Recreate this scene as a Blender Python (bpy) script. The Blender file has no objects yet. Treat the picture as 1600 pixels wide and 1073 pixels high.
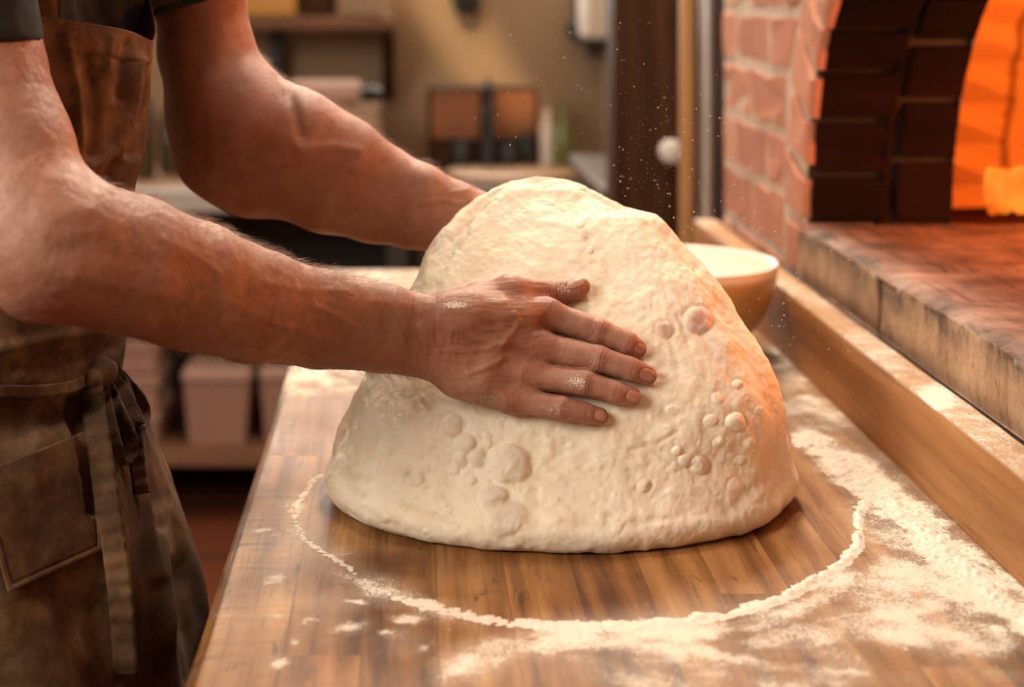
import bpy, math, random
import numpy as np
from mathutils import Vector
from mathutils.bvhtree import BVHTree

random.seed(7)
RNG = np.random.default_rng(7)
PI = math.pi
C = bpy.context.scene.collection

# ---------------------------------------------------------------- camera
F = 2600.0            # focal length in pixels of the 1600 px frame (58.5 mm on 36 mm)
VX, VY = 640.0, -6.0  # principal point of the shifted lens
TZ = 0.90             # table height
H = TZ + 0.449        # camera height
cam_d = bpy.data.cameras.new('camera')
cam = bpy.data.objects.new('camera', cam_d)
C.objects.link(cam)
cam.location = (0, 0, H)
cam.rotation_euler = (PI / 2, 0, 0)
cam_d.sensor_width = 36.0
cam_d.lens = 36.0 * F / 1600.0
cam_d.shift_x = (800 - VX) / 1600.0
cam_d.shift_y = -(536.5 - VY) / 1600.0
cam_d.clip_start = 0.05
cam_d.dof.use_dof = True
cam_d.dof.focus_distance = 1.375
cam_d.dof.aperture_fstop = 3.8
bpy.context.scene.camera = cam


def P(px, py, Y):
    """A point of the photograph at a known distance from the lens."""
    return np.array(((px - VX) * Y / F, Y, H - (py - VY) * Y / F))


def to_px(v):
    v = np.asarray(v, float)
    Y = np.maximum(v[..., 1], 1e-3)
    return VX + F * v[..., 0] / Y, VY + F * (H - v[..., 2]) / Y


def T(px, py):
    """Where a pixel of the table top lies on the table."""
    Y = F * (H - TZ) / (py - VY)
    return (px - VX) * Y / F, Y


# ---------------------------------------------------------------- numeric helpers
def _hash3(ix, iy, iz, seed):
    n = (ix * 374761393 + iy * 668265263 + iz * 2147483647 + seed * 1274126177) & 0xffffffff
    n = ((n ^ (n >> 13)) * 1274126177) & 0xffffffff
    n = ((n ^ (n >> 16)) * 2246822519) & 0xffffffff
    return ((n ^ (n >> 15)) & 0xffffff) / float(0xffffff)


def vnoise(p, scale, seed=0):
    """Smooth value noise in [-1, 1]."""
    q = np.asarray(p, float) * scale
    i = np.floor(q).astype(np.int64)
    f = q - i
    f = f * f * f * (f * (f * 6 - 15) + 10)
    out = 0
    for dx in (0, 1):
        wx = f[:, 0] if dx else 1 - f[:, 0]
        for dy in (0, 1):
            wy = f[:, 1] if dy else 1 - f[:, 1]
            for dz in (0, 1):
                wz = f[:, 2] if dz else 1 - f[:, 2]
                out = out + wx * wy * wz * _hash3(i[:, 0] + dx, i[:, 1] + dy, i[:, 2] + dz, seed)
    return out * 2 - 1


def fbm(p, scale, octaves=4, seed=0, gain=0.5):
    a, s, tot = 1.0, 0.0, 0.0
    for o in range(octaves):
        s = s + a * vnoise(p, scale * 2 ** o, seed + o * 17)
        tot += a
        a *= gain
    return s / tot


def seg_dist(px, py, ax, ay, bx, by):
    dx, dy = bx - ax, by - ay
    t = np.clip(((px - ax) * dx + (py - ay) * dy) / (dx * dx + dy * dy + 1e-9), 0, 1)
    return np.hypot(px - ax - t * dx, py - ay - t * dy), t


def poly_dist(px, py, pts):
    """Distance in pixels to a polyline, and the fraction of its length."""
    best = np.full(px.shape, 1e9)
    frac = np.zeros(px.shape)
    n = len(pts) - 1
    for k in range(n):
        d, t = seg_dist(px, py, *pts[k], *pts[k + 1])
        m = d < best
        best = np.where(m, d, best)
        frac = np.where(m, (k + t) / n, frac)
    return best, frac


def sstep(a, b, x):
    t = np.clip((x - a) / (b - a), 0, 1)
    return t * t * (3 - 2 * t)


def catmull(pts, n):
    """A smooth curve of n points through pts (any dimension)."""
    p = np.asarray(pts, float)
    p = np.vstack([2 * p[0] - p[1], p, 2 * p[-1] - p[-2]])
    m = len(p) - 3
    u = np.linspace(0, m - 1e-6, n)
    i = u.astype(int)
    t = (u - i)[:, None]
    a, b, c, d = p[i], p[i + 1], p[i + 2], p[i + 3]
    return 0.5 * (2 * b + (c - a) * t + (2 * a - 5 * b + 4 * c - d) * t * t + (3 * b - a - 3 * c + d) * t ** 3)


# ---------------------------------------------------------------- objects
ORIGIN = {}


def mesh_from(name, V, faces, smooth=True):
    """faces: list of int arrays (M,4) / (M,3), or a list of tuples."""
    me = bpy.data.meshes.new(name)
    V = np.asarray(V, np.float32)
    if isinstance(faces, np.ndarray):
        faces = [faces]
    if faces and isinstance(faces[0], np.ndarray):
        loops = np.concatenate([f.ravel() for f in faces]).astype(np.int32)
        sizes = np.concatenate([np.full(len(f), f.shape[1], np.int32) for f in faces])
    else:
        loops = np.array([i for f in faces for i in f], np.int32)
        sizes = np.array([len(f) for f in faces], np.int32)
    starts = np.concatenate([[0], np.cumsum(sizes)[:-1]]).astype(np.int32)
    me.vertices.add(len(V))
    me.vertices.foreach_set('co', V.ravel())
    me.loops.add(len(loops))
    me.loops.foreach_set('vertex_index', loops)
    me.polygons.add(len(sizes))
    me.polygons.foreach_set('loop_start', starts)
    me.polygons.foreach_set('loop_total', sizes)
    me.update(calc_edges=True)
    me.validate()
    me.polygons.foreach_set('use_smooth', np.full(len(me.polygons), bool(smooth)))
    me.update()
    return me


def put(name, V, faces, material, parent=None, origin=None, smooth=True, attrs=None):
    """Link world-space geometry as ONE mesh object whose origin lies at its base."""
    V = np.asarray(V, float)
    if origin is None:
        if parent is not None:
            origin = ORIGIN[parent.name]
        else:
            lo, hi = V.min(0), V.max(0)
            origin = np.array(((lo[0] + hi[0]) / 2, (lo[1] + hi[1]) / 2, lo[2]))
    origin = np.asarray(origin, float)
    me = mesh_from(name, V - origin, faces, smooth)
    if attrs:
        for k, a in attrs.items():
            at = me.attributes.new(k, 'FLOAT', 'POINT')
            at.data.foreach_set('value', np.asarray(a, np.float32))
    o = bpy.data.objects.new(name, me)
    C.objects.link(o)
    me.materials.append(material)
    ORIGIN[o.name] = origin
    if parent is not None:
        o.parent = parent
        o.location = Vector(origin - ORIGIN[parent.name])
    else:
        o.location = Vector(origin)
    return o


def empty(name, loc):
    o = bpy.data.objects.new(name, None)
    C.objects.link(o)
    o.location = loc
    o.empty_display_size = 0.05
    ORIGIN[o.name] = np.asarray(loc, float)
    return o


def tag(o, label=None, cat=None, group=None, kind=None):
    if label:
        o['label'] = label
    if cat:
        o['category'] = cat
    if group:
        o['group'] = group
    if kind:
        o['kind'] = kind
    return o


class MB:
    """Collects shapes, then links them as one mesh."""

    def __init__(self):
        self.v, self.f, self.n = [], [], 0

    def add(self, V, faces):
        V = np.asarray(V, float)
        self.v.append(V)
        self.f += [tuple(int(i) + self.n for i in f) for f in faces]
        self.n += len(V)
        return self

    def box(self, lo, hi, bevel=0.0):
        lo, hi = np.array(lo, float), np.array(hi, float)
        b = min(bevel, 0.49 * (hi - lo).min())
        if b <= 0:
            V = [(x, y, z) for z in (lo[2], hi[2]) for y in (lo[1], hi[1]) for x in (lo[0], hi[0])]
            return self.add(V, [(0, 2, 3, 1), (4, 5, 7, 6), (0, 1, 5, 4), (2, 6, 7, 3), (0, 4, 6, 2), (1, 3, 7, 5)])
        V, idx = [], {}
        for sx in (0, 1):
            for sy in (0, 1):
                for sz in (0, 1):
                    for ax in range(3):
                        c = [hi[0] if sx else lo[0], hi[1] if sy else lo[1], hi[2] if sz else lo[2]]
                        s = (sx, sy, sz)
                        for k in range(3):
                            if k != ax:
                                c[k] += -b if s[k] else b
                        idx[(sx, sy, sz, ax)] = len(V)
                        V.append(c)
        Fc = []
        for ax in range(3):
            u, w = (ax + 1) % 3, (ax + 2) % 3
            for s in (0, 1):
                q = []
                for a, c in ((0, 0), (1, 0), (1, 1), (0, 1)):
                    k = [0, 0, 0]
                    k[ax], k[u], k[w] = s, a, c
                    q.append(idx[(*k, ax)])
                Fc.append(q if s else q[::-1])
        for ax in range(3):            # edges along ax
            u, w = (ax + 1) % 3, (ax + 2) % 3
            for su in (0, 1):
                for sw in (0, 1):
                    a, c = [0, 0, 0], [0, 0, 0]
                    a[u] = c[u] = su
                    a[w] = c[w] = sw
                    c[ax] = 1
                    q = [idx[(*a, u)], idx[(*c, u)], idx[(*c, w)], idx[(*a, w)]]
                    Fc.append(q if su == sw else q[::-1])
        for sx in (0, 1):
            for sy in (0, 1):
                for sz in (0, 1):
                    q = [idx[(sx, sy, sz, k)] for k in range(3)]
                    Fc.append(q if (sx + sy + sz) % 2 else q[::-1])
        return self.add(V, Fc)

    def lathe(self, profile, center, n=48, axis=2):
        prof = np.array(profile, float)
        a = np.linspace(0, 2 * PI, n, endpoint=False)
        V = np.empty((len(prof), n, 3))
        V[..., 0] = prof[:, 0, None] * np.cos(a)
        V[..., 1] = prof[:, 0, None] * np.sin(a)
        V[..., 2] = prof[:, 1, None]
        V = V.reshape(-1, 3)
        if axis == 1:
            V = V[:, [0, 2, 1]] * (1, -1, 1)
        if axis == 0:
            V = V[:, [2, 0, 1]]
        V = V + np.array(center)
        Fc = []
        for i in range(len(prof) - 1):
            for j in range(n):
                k = (j + 1) % n
                Fc.append((i * n + j, i * n + k, (i + 1) * n + k, (i + 1) * n + j))
        Fc.append(tuple(range(n))[::-1])
        Fc.append(tuple((len(prof) - 1) * n + j for j in range(n)))
        return self.add(V, Fc)

    def tube(self, pts, radii, n=12):
        pts = np.asarray(pts, float)
        if np.isscalar(radii):
            radii = [radii] * len(pts)
        tan = np.gradient(pts, axis=0)
        tan /= np.linalg.norm(tan, axis=1)[:, None] + 1e-12
        up = np.array((0.0, 0, 1)) if abs(tan[0][2]) < 0.9 else np.array((1.0, 0, 0))
        V = []
        a = np.linspace(0, 2 * PI, n, endpoint=False)
        for p, t, r in zip(pts, tan, radii):
            s = np.cross(t, up)
            s /= np.linalg.norm(s)
            up = np.cross(s, t)
            V.append(p + r * (np.cos(a)[:, None] * s + np.sin(a)[:, None] * up))
        V = np.concatenate(V)
        Fc = []
        for i in range(len(pts) - 1):
            for j in range(n):
                k = (j + 1) % n
                Fc.append((i * n + j, i * n + k, (i + 1) * n + k, (i + 1) * n + j))
        Fc.append(tuple(range(n))[::-1])
        Fc.append(tuple((len(pts) - 1) * n + j for j in range(n)))
        return self.add(V, Fc)

    def prism(self, poly, lo, hi, axis):
        """Extrude a 2-D polygon along an axis (0: poly=(y,z), 1: poly=(x,z), 2: poly=(x,y))."""
        n = len(poly)
        V = []
        for h in (lo, hi):
            for a, b in poly:
                V.append(((h, a, b), (a, h, b), (a, b, h))[axis])
        Fc = [(i, (i + 1) % n, n + (i + 1) % n, n + i) for i in range(n)]
        Fc += [tuple(range(n))[::-1], tuple(range(n, 2 * n))]
        return self.add(V, Fc)

    def build(self, name, material, parent=None, origin=None, smooth=False):
        o = put(name, np.concatenate(self.v), self.f, material, parent, origin, smooth)
        import bmesh
        bm = bmesh.new()
        bm.from_mesh(o.data)
        bmesh.ops.recalc_face_normals(bm, faces=bm.faces[:])
        if smooth:
            for e in bm.edges:
                if len(e.link_faces) == 2 and e.calc_face_angle(0) > 0.7:
                    e.smooth = False
        bm.to_mesh(o.data)
        bm.free()
        return o


def grid_faces(nu, nv, wrap_u=False):
    """Quads of an (nv rows) x (nu columns) lattice."""
    i = np.arange(nv - 1)[:, None]
    j = np.arange(nu if wrap_u else nu - 1)[None, :]
    k = (j + 1) % nu
    return np.stack([i * nu + j, i * nu + k, (i + 1) * nu + k, (i + 1) * nu + j], -1).reshape(-1, 4)


def vert_normals(V, Q):
    n = np.zeros_like(V)
    a, b, c, d = (V[Q[:, k]] for k in range(4))
    fn = np.cross(c - a, d - b)
    for k in range(4):
        np.add.at(n, Q[:, k], fn)
    return n / (np.linalg.norm(n, axis=1)[:, None] + 1e-12)


# ---------------------------------------------------------------- materials
class N:
    """A small node-graph writer."""

    def __init__(self, name):
        self.m = bpy.data.materials.new(name)
        self.m.use_nodes = True
        self.t = self.m.node_tree
        self.t.nodes.clear()
        self.out = self.t.nodes.new('ShaderNodeOutputMaterial')

    def node(self, kind, ins=None, **props):
        n = self.t.nodes.new('ShaderNode' + kind)
        for k, v in props.items():
            setattr(n, k, v)
        for k, v in (ins or {}).items():
            self.set(n.inputs[k], v)
        return n

    def set(self, sock, v):
        if isinstance(v, bpy.types.NodeSocket):
            self.t.links.new(v, sock)
        elif isinstance(v, bpy.types.Node):
            self.t.links.new(v.outputs[0], sock)
        elif sock.type == 'RGBA' and isinstance(v, (int, float)):
            sock.default_value = (v, v, v, 1)
        elif isinstance(v, tuple) and len(v) == 3 and sock.type == 'RGBA':
            sock.default_value = (*v, 1)
        else:
            sock.default_value = v

    def coord(self):
        return self.node('NewGeometry').outputs['Position']

    def obj(self):
        return self.node('TexCoord').outputs['Object']

    def map(self, vec, scale=(1, 1, 1), loc=(0, 0, 0), rot=(0, 0, 0)):
        return self.node('Mapping', {'Vector': vec, 'Scale': scale, 'Location': loc, 'Rotation': rot}).outputs[0]

    def noise(self, vec, scale, detail=4, rough=0.55, dist=0.0, out=0):
        return self.node('TexNoise', {'Vector': vec, 'Scale': scale, 'Detail': detail, 'Roughness': rough, 'Distortion': dist}).outputs[out]

    def ramp(self, fac, stops, interp='LINEAR'):
        n = self.node('ValToRGB', {'Fac': fac})
        n.color_ramp.interpolation = interp
        e = n.color_ramp.elements
        while len(e) < len(stops):
            e.new(0.5)
        for el, (p, c) in zip(e, stops):
            el.position = p
            el.color = (*c, 1) if isinstance(c, tuple) else (c, c, c, 1)
        return n.outputs[0]

    def math(self, op, a, b=0.0, c=0.0, clamp=False):
        return self.node('Math', {0: a, 1: b, 2: c}, operation=op, use_clamp=clamp).outputs[0]

    def mix(self, fac, a, b, mode='MIX'):
        n = self.node('Mix', data_type='RGBA', blend_type=mode)
        self.set(n.inputs[0], fac)
        self.set(n.inputs[6], a)
        self.set(n.inputs[7], b)
        return n.outputs[2]

    def attr(self, name):
        return self.node('Attribute', attribute_name=name).outputs['Fac']

    def sep(self, vec):
        return self.node('SeparateXYZ', {0: vec}).outputs

    def bump(self, height, strength=0.3, dist=0.001, normal=None):
        ins = {'Height': height, 'Strength': strength, 'Distance': dist}
        if normal is not None:
            ins['Normal'] = normal
        return self.node('Bump', ins).outputs[0]

    def done(self, color, rough=0.5, normal=None, **kw):
        ins = {'Base Color': color, 'Roughness': rough}
        if normal is not None:
            ins['Normal'] = normal
        names = {'metal': 'Metallic', 'spec': 'Specular IOR Level', 'sss': 'Subsurface Weight', 'sss_r': 'Subsurface Radius',
                 'sss_s': 'Subsurface Scale', 'sheen': 'Sheen Weight', 'coat': 'Coat Weight', 'coat_r': 'Coat Roughness',
                 'emit': 'Emission Color', 'emit_s': 'Emission Strength', 'trans': 'Transmission Weight', 'alpha': 'Alpha'}
        for k, v in kw.items():
            ins[names[k]] = v
        b = self.node('BsdfPrincipled', ins)
        self.t.links.new(b.outputs[0], self.out.inputs[0])
        return self.m


def plain(name, color, rough=0.6, vary=0.12, scale=20.0, **kw):
    """A near-plain surface with a little mottling."""
    n = N(name)
    v = n.noise(n.obj(), scale, 4)
    c = n.mix(v, tuple(max(0, x * (1 - vary * 2)) for x in color), tuple(x * (1 + vary) for x in color))
    return n.done(c, rough, n.bump(v, 0.15, 0.002), **kw)
# ================================================================ materials of the place
def brick_mat(name, soot=0.0):
    n = N(name)
    p = n.obj()
    v = n.attr('tone')
    a = n.noise(p, 9, 5)
    f = n.noise(p, 160, 4, 0.7)
    base = n.ramp(v, [(0.0, (0.36, 0.110, 0.055)), (0.35, (0.50, 0.170, 0.088)), (0.7, (0.58, 0.235, 0.13)), (1.0, (0.64, 0.36, 0.22))])
    c = n.mix(n.math('MULTIPLY', a, 0.5), base, (0.55, 0.33, 0.24))
    c = n.mix(n.ramp(f, [(0.5, 0.0), (0.75, 0.35)]), c, (0.2, 0.08, 0.05))
    return n.done(c, 0.9, n.bump(f, 0.5, 0.002))


M = {}
M['brick'] = brick_mat('red_brick')
M['mortar'] = plain('grey_mortar', (0.62, 0.50, 0.40), 0.95, 0.15, 60)


def soot_mat():
    n = N('sooty_vault_brick')
    p = n.coord()
    s = n.sep(p)
    f = n.noise(p, 14, 5, 0.6)
    up = n.math('ADD', s[2], n.math('MULTIPLY', n.math('SUBTRACT', f, 0.5), 0.22))
    low = n.ramp(n.math('MULTIPLY_ADD', up, 1 / 0.42, -1.03 / 0.42), [(0.0, (0.030, 0.012, 0.008)), (0.45, (0.018, 0.006, 0.004)), (0.8, (0.004, 0.003, 0.003))])
    tone = n.attr('tone')
    c = n.mix(n.math('MULTIPLY', tone, 0.6), low, (0.004, 0.003, 0.003))
    return n.done(c, 0.95, n.bump(n.noise(p, 90, 5, 0.7), 0.6, 0.003), spec=0.08)


M['soot'] = soot_mat()
M['soot_mortar'] = plain('sooty_mortar', (0.034, 0.028, 0.024), 0.95, 0.3, 40)


def slab_mat():
    n = N('scorched_hearth_stone')
    p = n.coord()
    s = n.sep(p)
    big = n.noise(n.map(p, (3, 5, 5)), 2.2, 6, 0.62)
    st = n.noise(n.map(p, (5, 22, 3.0)), 3, 5, 0.65)
    fine = n.noise(p, 130, 5, 0.7)
    top = n.ramp(big, [(0.28, (0.09, 0.045, 0.03)), (0.42, (0.23, 0.125, 0.085)), (0.55, (0.36, 0.225, 0.165)), (0.70, (0.48, 0.345, 0.265))])
    long_ = n.noise(n.map(p, (40, 5, 5)), 1.5, 5, 0.65)
    top = n.mix(n.ramp(long_, [(0.52, 0.0), (0.66, 0.75)]), top, (0.035, 0.02, 0.016))
    blot = n.noise(n.map(p, (1, 1.3, 0.8)), 17, 6, 0.68)
    sd = n.math('ADD', n.math('MULTIPLY', blot, 0.72), n.math('MULTIPLY', st, 0.28))
    side = n.ramp(sd, [(0.30, (0.06, 0.035, 0.022)), (0.39, (0.22, 0.12, 0.065)), (0.48, (0.38, 0.23, 0.125)), (0.64, (0.50, 0.33, 0.19))])
    nz = n.sep(n.node('NewGeometry').outputs['Normal'])[2]
    c = n.mix(n.ramp(nz, [(0.35, 0.0), (0.75, 1.0)]), side, top)
    # black line of char worn along the edge under the top
    ez = n.math('MULTIPLY_ADD', n.math('SUBTRACT', big, 0.5), 0.05, s[2])
    char = n.ramp(n.math('MULTIPLY_ADD', ez, 1 / 0.08, -1.0 / 0.08), [(0.15, 0.0), (0.42, 0.9), (0.6, 0.35), (0.75, 0.0)])
    c = n.mix(n.math('MULTIPLY', char, n.ramp(blot, [(0.35, 1.0), (0.6, 0.2)])), c, (0.03, 0.024, 0.02))
    c = n.mix(n.ramp(fine, [(0.56, 0.0), (0.72, 0.6)]), c, (0.07, 0.04, 0.03))
    h = n.math('ADD', n.math('MULTIPLY', fine, 0.5), n.math('MULTIPLY', long_, 0.8))
    return n.done(c, 0.8, n.bump(h, 0.7, 0.003))


M['slab'] = slab_mat()


def chamber_mat():
    n = N('fire_chamber_brick')
    p = n.coord()
    s_ = n.sep(p)
    v = n.noise(p, 9, 5, 0.6)
    c = n.mix(v, (0.36, 0.20, 0.09), (0.56, 0.34, 0.17))
    w = n.math('ADD', s_[0], n.math('MULTIPLY', v, 0.03))
    crack = n.ramp(n.math('ABSOLUTE', n.math('SUBTRACT', n.math('FRACT', n.math('MULTIPLY', w, 4.6)), 0.09)), [(0.012, 0.75), (0.045, 0.0)])
    c = n.mix(crack, c, (0.10, 0.05, 0.025))
    return n.done(c, 0.95, n.bump(v, 0.3, 0.003), spec=0.1)


M['fire_wall'] = chamber_mat()


def ember_mat():
    n = N('burning_log')
    v = n.noise(n.obj(), 18, 5, 0.6)
    c = n.ramp(v, [(0.35, (0.5, 0.06, 0.0)), (0.6, (1.0, 0.24, 0.02))])
    return n.done((0.08, 0.03, 0.015), 0.9, emit=c, emit_s=1.1)


M['ember'] = ember_mat()


def wood_mat(name, dark, mid, light, along=1, scale=1.0, rough=0.45, planks=0.0, flour=False, **kw):
    """Timber with the grain along axis `along`; planks > 0 joins it from staves of that width."""
    n = N(name)
    p = n.coord()
    s = n.sep(p)
    st = [34.0, 34.0, 34.0]
    st[along] = 2.6
    st = tuple(x * scale for x in st)
    if planks:
        u = n.math('MULTIPLY_ADD', s[0], 1 / planks, 3.62)
        pid = n.math('FLOOR', u)
        fr = n.math('FRACT', u)
        # staggered butt joints along the stave
        wob = n.node('TexWhiteNoise', {'W': pid}, noise_dimensions='1D').outputs[0]
        vv = n.math('ADD', n.math('MULTIPLY', s[1], 1 / 0.72), n.math('MULTIPLY', wob, 5.0))
        cell = n.math('ADD', n.math('MULTIPLY', pid, 7.31), n.math('FLOOR', vv))
        tone = n.node('TexWhiteNoise', {'W': cell}, noise_dimensions='1D').outputs[0]
        off = n.node('CombineXYZ', {0: n.math('MULTIPLY', tone, 9.0), 1: n.math('MULTIPLY', tone, 5.0), 2: 0.0}).outputs[0]
        p2 = n.node('VectorMath', {0: p, 1: off}, operation='ADD').outputs[0]
    else:
        p2, tone, fr = p, None, None
    g = n.noise(n.map(p2, st), 1.0, 6, 0.62, 0.6)
    g2 = n.noise(n.map(p2, tuple(x * (6 if x > 20 else 3) for x in st)), 1.0, 4, 0.65)
    cath = n.node('TexWave', {'Vector': n.map(p2, tuple(x * 0.35 for x in st)), 'Scale': 1.0, 'Distortion': 6.0, 'Detail': 3.0, 'Detail Scale': 1.2}, wave_type='BANDS', bands_direction='X').outputs['Fac']
    k = n.math('ADD', n.math('MULTIPLY', g, 0.84), n.math('MULTIPLY', cath, 0.10))
    if tone is not None:
        k = n.math('ADD', k, n.math('MULTIPLY_ADD', tone, 0.20, -0.10))
    c = n.ramp(k, [(0.26, dark), (0.47, mid), (0.70, light)])
    c = n.mix(n.ramp(g2, [(0.52, 0.0), (0.72, 0.55)]), c, dark)
    h = n.math('ADD', g, n.math('MULTIPLY', g2, 0.6))
    r = rough
    if tone is not None:
        seam = n.ramp(n.math('ABSOLUTE', n.math('SUBTRACT', fr, 0.5)), [(0.487, 0.0), (0.498, 0.6)])
        c = n.mix(seam, c, (0.05, 0.022, 0.01))
        # old cuts and cross-grain checking near the worn left edge
        cr = n.noise(n.map(p, (9, 95, 1)), 1.0, 5, 0.7, 0.8)
        edge = n.ramp(s[0], [(0.0, 1.0), (1.0, 1.0)])
        edge = n.math('SUBTRACT', 1.0, n.math('MULTIPLY_ADD', s[0], 1 / 0.10, 0.165 / 0.10, clamp=True), clamp=True)
        c = n.mix(n.math('MULTIPLY', n.ramp(cr, [(0.55, 0.0), (0.63, 1.0)]), n.math('MULTIPLY', edge, 0.9)), c, (0.045, 0.02, 0.01))
        sc = n.noise(n.map(p, (60, 14, 1), rot=(0, 0, 0.9)), 1.0, 3, 0.6, 0.4)
        c = n.mix(n.ramp(sc, [(0.62, 0.0), (0.68, 0.6)]), c, (0.06, 0.025, 0.011))
        xg = n.noise(n.map(p, (7, 46, 1), rot=(0, 0, 0.12)), 1.0, 5, 0.68, 1.2)
        c = n.mix(n.ramp(xg, [(0.59, 0.0), (0.68, 0.35)]), c, (0.085, 0.032, 0.012))
        stain = n.noise(n.map(p, (4, 2.6, 1)), 2.2, 5, 0.6)
        c = n.mix(n.ramp(stain, [(0.54, 0.0), (0.68, 0.45)]), c, (0.09, 0.036, 0.016))
        r = n.ramp(stain, [(0.3, rough - 0.06), (0.7, rough + 0.12)])
    if flour:
        d = n.attr('flour')
        gr = n.noise(p, 420, 3, 0.75)
        cl = n.noise(p, 48, 5, 0.7)
        lim = n.math('ADD', n.math('MULTIPLY', gr, 0.55), n.math('MULTIPLY', cl, 0.45))
        lim = n.math('MULTIPLY_ADD', lim, 1.9, -0.45)
        m = n.math('MULTIPLY_ADD', n.math('SUBTRACT', n.math('MULTIPLY_ADD', d, 0.98, 0.07), lim), 3.2, 0.20, clamp=True)
        film = n.math('MULTIPLY', n.math('SUBTRACT', d, 0.04), 0.42, clamp=True)
        m = n.math('MAXIMUM', n.math('MULTIPLY', m, n.ramp(d, [(0.0, 0.0), (0.10, 1.0)])), film)
        m = n.math('MULTIPLY', m, 0.86)
        c = n.mix(m, c, (0.80, 0.73, 0.62))
        r = n.mix(m, r, (0.9, 0.9, 0.9))
        h = n.math('ADD', h, n.math('MULTIPLY', m, 0.6))
    return n.done(c, r, n.bump(h, 0.28, 0.0015), **kw)


M['bench'] = wood_mat('butcher_block', (0.070, 0.026, 0.008), (0.235, 0.102, 0.029), (0.42, 0.215, 0.074), 1, 1.0, 0.42, planks=0.0535, flour=True, spec=0.15)
M['rail'] = wood_mat('oiled_oak_rail', (0.17, 0.062, 0.017), (0.35, 0.150, 0.044), (0.50, 0.25, 0.09), 1, 0.8, 0.55, flour=True, spec=0.25)
M['shelf_wood'] = wood_mat('brown_shelf_wood', (0.10, 0.04, 0.02), (0.2, 0.09, 0.04), (0.28, 0.14, 0.07), 0, 0.7, 0.6)
M['door_wood'] = wood_mat('dark_brown_wood', (0.024, 0.010, 0.004), (0.062, 0.024, 0.009), (0.10, 0.041, 0.016), 2, 0.5, 0.6, spec=0.12)
M['post_wood'] = wood_mat('golden_wood', (0.26, 0.11, 0.035), (0.42, 0.19, 0.065), (0.52, 0.27, 0.1), 2, 0.5, 0.5)
M['crate_wood'] = wood_mat('orange_brown_wood', (0.13, 0.045, 0.015), (0.26, 0.09, 0.028), (0.36, 0.14, 0.05), 0, 0.5, 0.55)
M['board_wood'] = wood_mat('pale_board_wood', (0.3, 0.16, 0.075), (0.42, 0.24, 0.12), (0.5, 0.31, 0.17), 0, 0.5, 0.5)
M['steel'] = plain('grey_steel', (0.5, 0.48, 0.46), 0.32, 0.1, 30, metal=0.85)
M['dark_metal'] = plain('dark_iron', (0.02, 0.022, 0.024), 0.5, 0.2, 40)
M['black'] = plain('black_plastic', (0.012, 0.012, 0.013), 0.5, 0.1, 40)
M['wall'] = plain('beige_plaster', (0.38, 0.26, 0.16), 0.9, 0.06, 3)
M['wall_shade'] = plain('shaded_plaster', (0.30, 0.2, 0.125), 0.9, 0.06, 3)  # darker copy of the wall plaster, with shade in its colour
M['ceiling'] = plain('cream_ceiling', (0.6, 0.5, 0.38), 0.9, 0.04, 3)
M['white_paint'] = plain('white_enamel_paint', (0.72, 0.64, 0.57), 0.4, 0.04, 10)
M['tub'] = plain('pink_beige_plastic', (0.34, 0.19, 0.135), 0.55, 0.06, 10)
M['tub_lid'] = plain('paler_plastic_lid', (0.46, 0.28, 0.22), 0.5, 0.06, 10)
M['cream_box'] = plain('cream_card', (0.36, 0.25, 0.165), 0.8, 0.05, 10)
M['yellow_box'] = plain('mustard_wood_box', (0.62, 0.32, 0.075), 0.6, 0.1, 10)
M['counter_dark'] = plain('dark_counter_front', (0.035, 0.026, 0.02), 0.6, 0.2, 10)
M['worktop'] = plain('tan_worktop', (0.26, 0.12, 0.045), 0.5, 0.15, 8)
M['worktop_edge'] = plain('pale_worktop_edge', (0.42, 0.38, 0.35), 0.5, 0.06, 10)
M['dark_top'] = plain('dark_stone_worktop', (0.11, 0.075, 0.05), 0.45, 0.2, 20)
M['green_glass'] = plain('olive_bottle', (0.15, 0.16, 0.045), 0.2, 0.2, 20)
M['jar'] = plain('brown_jar', (0.07, 0.045, 0.022), 0.3, 0.2, 20)
M['trouser'] = plain('dark_trouser_cloth', (0.03, 0.03, 0.035), 0.9, 0.2, 60)
M['shoe'] = plain('black_leather', (0.015, 0.014, 0.013), 0.45, 0.2, 60)


def tile_mat():
    n = N('terracotta_floor_tiles')
    p = n.coord()
    b = n.node('TexBrick', {'Vector': p, 'Color1': (0.15, 0.035, 0.014), 'Color2': (0.20, 0.05, 0.02), 'Mortar': (0.03, 0.018, 0.014), 'Scale': 1.0,
                            'Mortar Size': 0.012, 'Brick Width': 0.4, 'Row Height': 0.4}, offset=0.0)
    v = n.noise(p, 6, 4)
    return n.done(n.mix(n.math('MULTIPLY', v, 0.5), b.outputs[0], (0.06, 0.02, 0.01)), 0.55)


M['tiles'] = tile_mat()


def bowl_mat():
    n = N('cream_glazed_stoneware')
    p = n.obj()
    s = n.sep(p)
    v = n.noise(p, 25, 4)
    line = n.math('MULTIPLY_ADD', s[2], 1 / 0.125, n.math('MULTIPLY', v, 0.01))
    nrm = n.attr('outside')
    out = n.mix(v, (0.56, 0.36, 0.15), (0.64, 0.44, 0.2))
    c = n.mix(nrm, (0.93, 0.90, 0.82), out)
    return n.done(c, n.mix(nrm, (0.35, 0.35, 0.35), (0.45, 0.45, 0.45)))


M['bowl'] = bowl_mat()
M['flour'] = None


def flour_mat():
    n = N('white_flour')
    v = n.noise(n.obj(), 900, 3, 0.7)
    b = n.noise(n.obj(), 60, 4, 0.7)
    c = n.mix(b, (0.68, 0.60, 0.49), (0.80, 0.735, 0.63))
    return n.done(c, 0.95, n.bump(v, 0.5, 0.0008))


M['flour'] = flour_mat()


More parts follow.
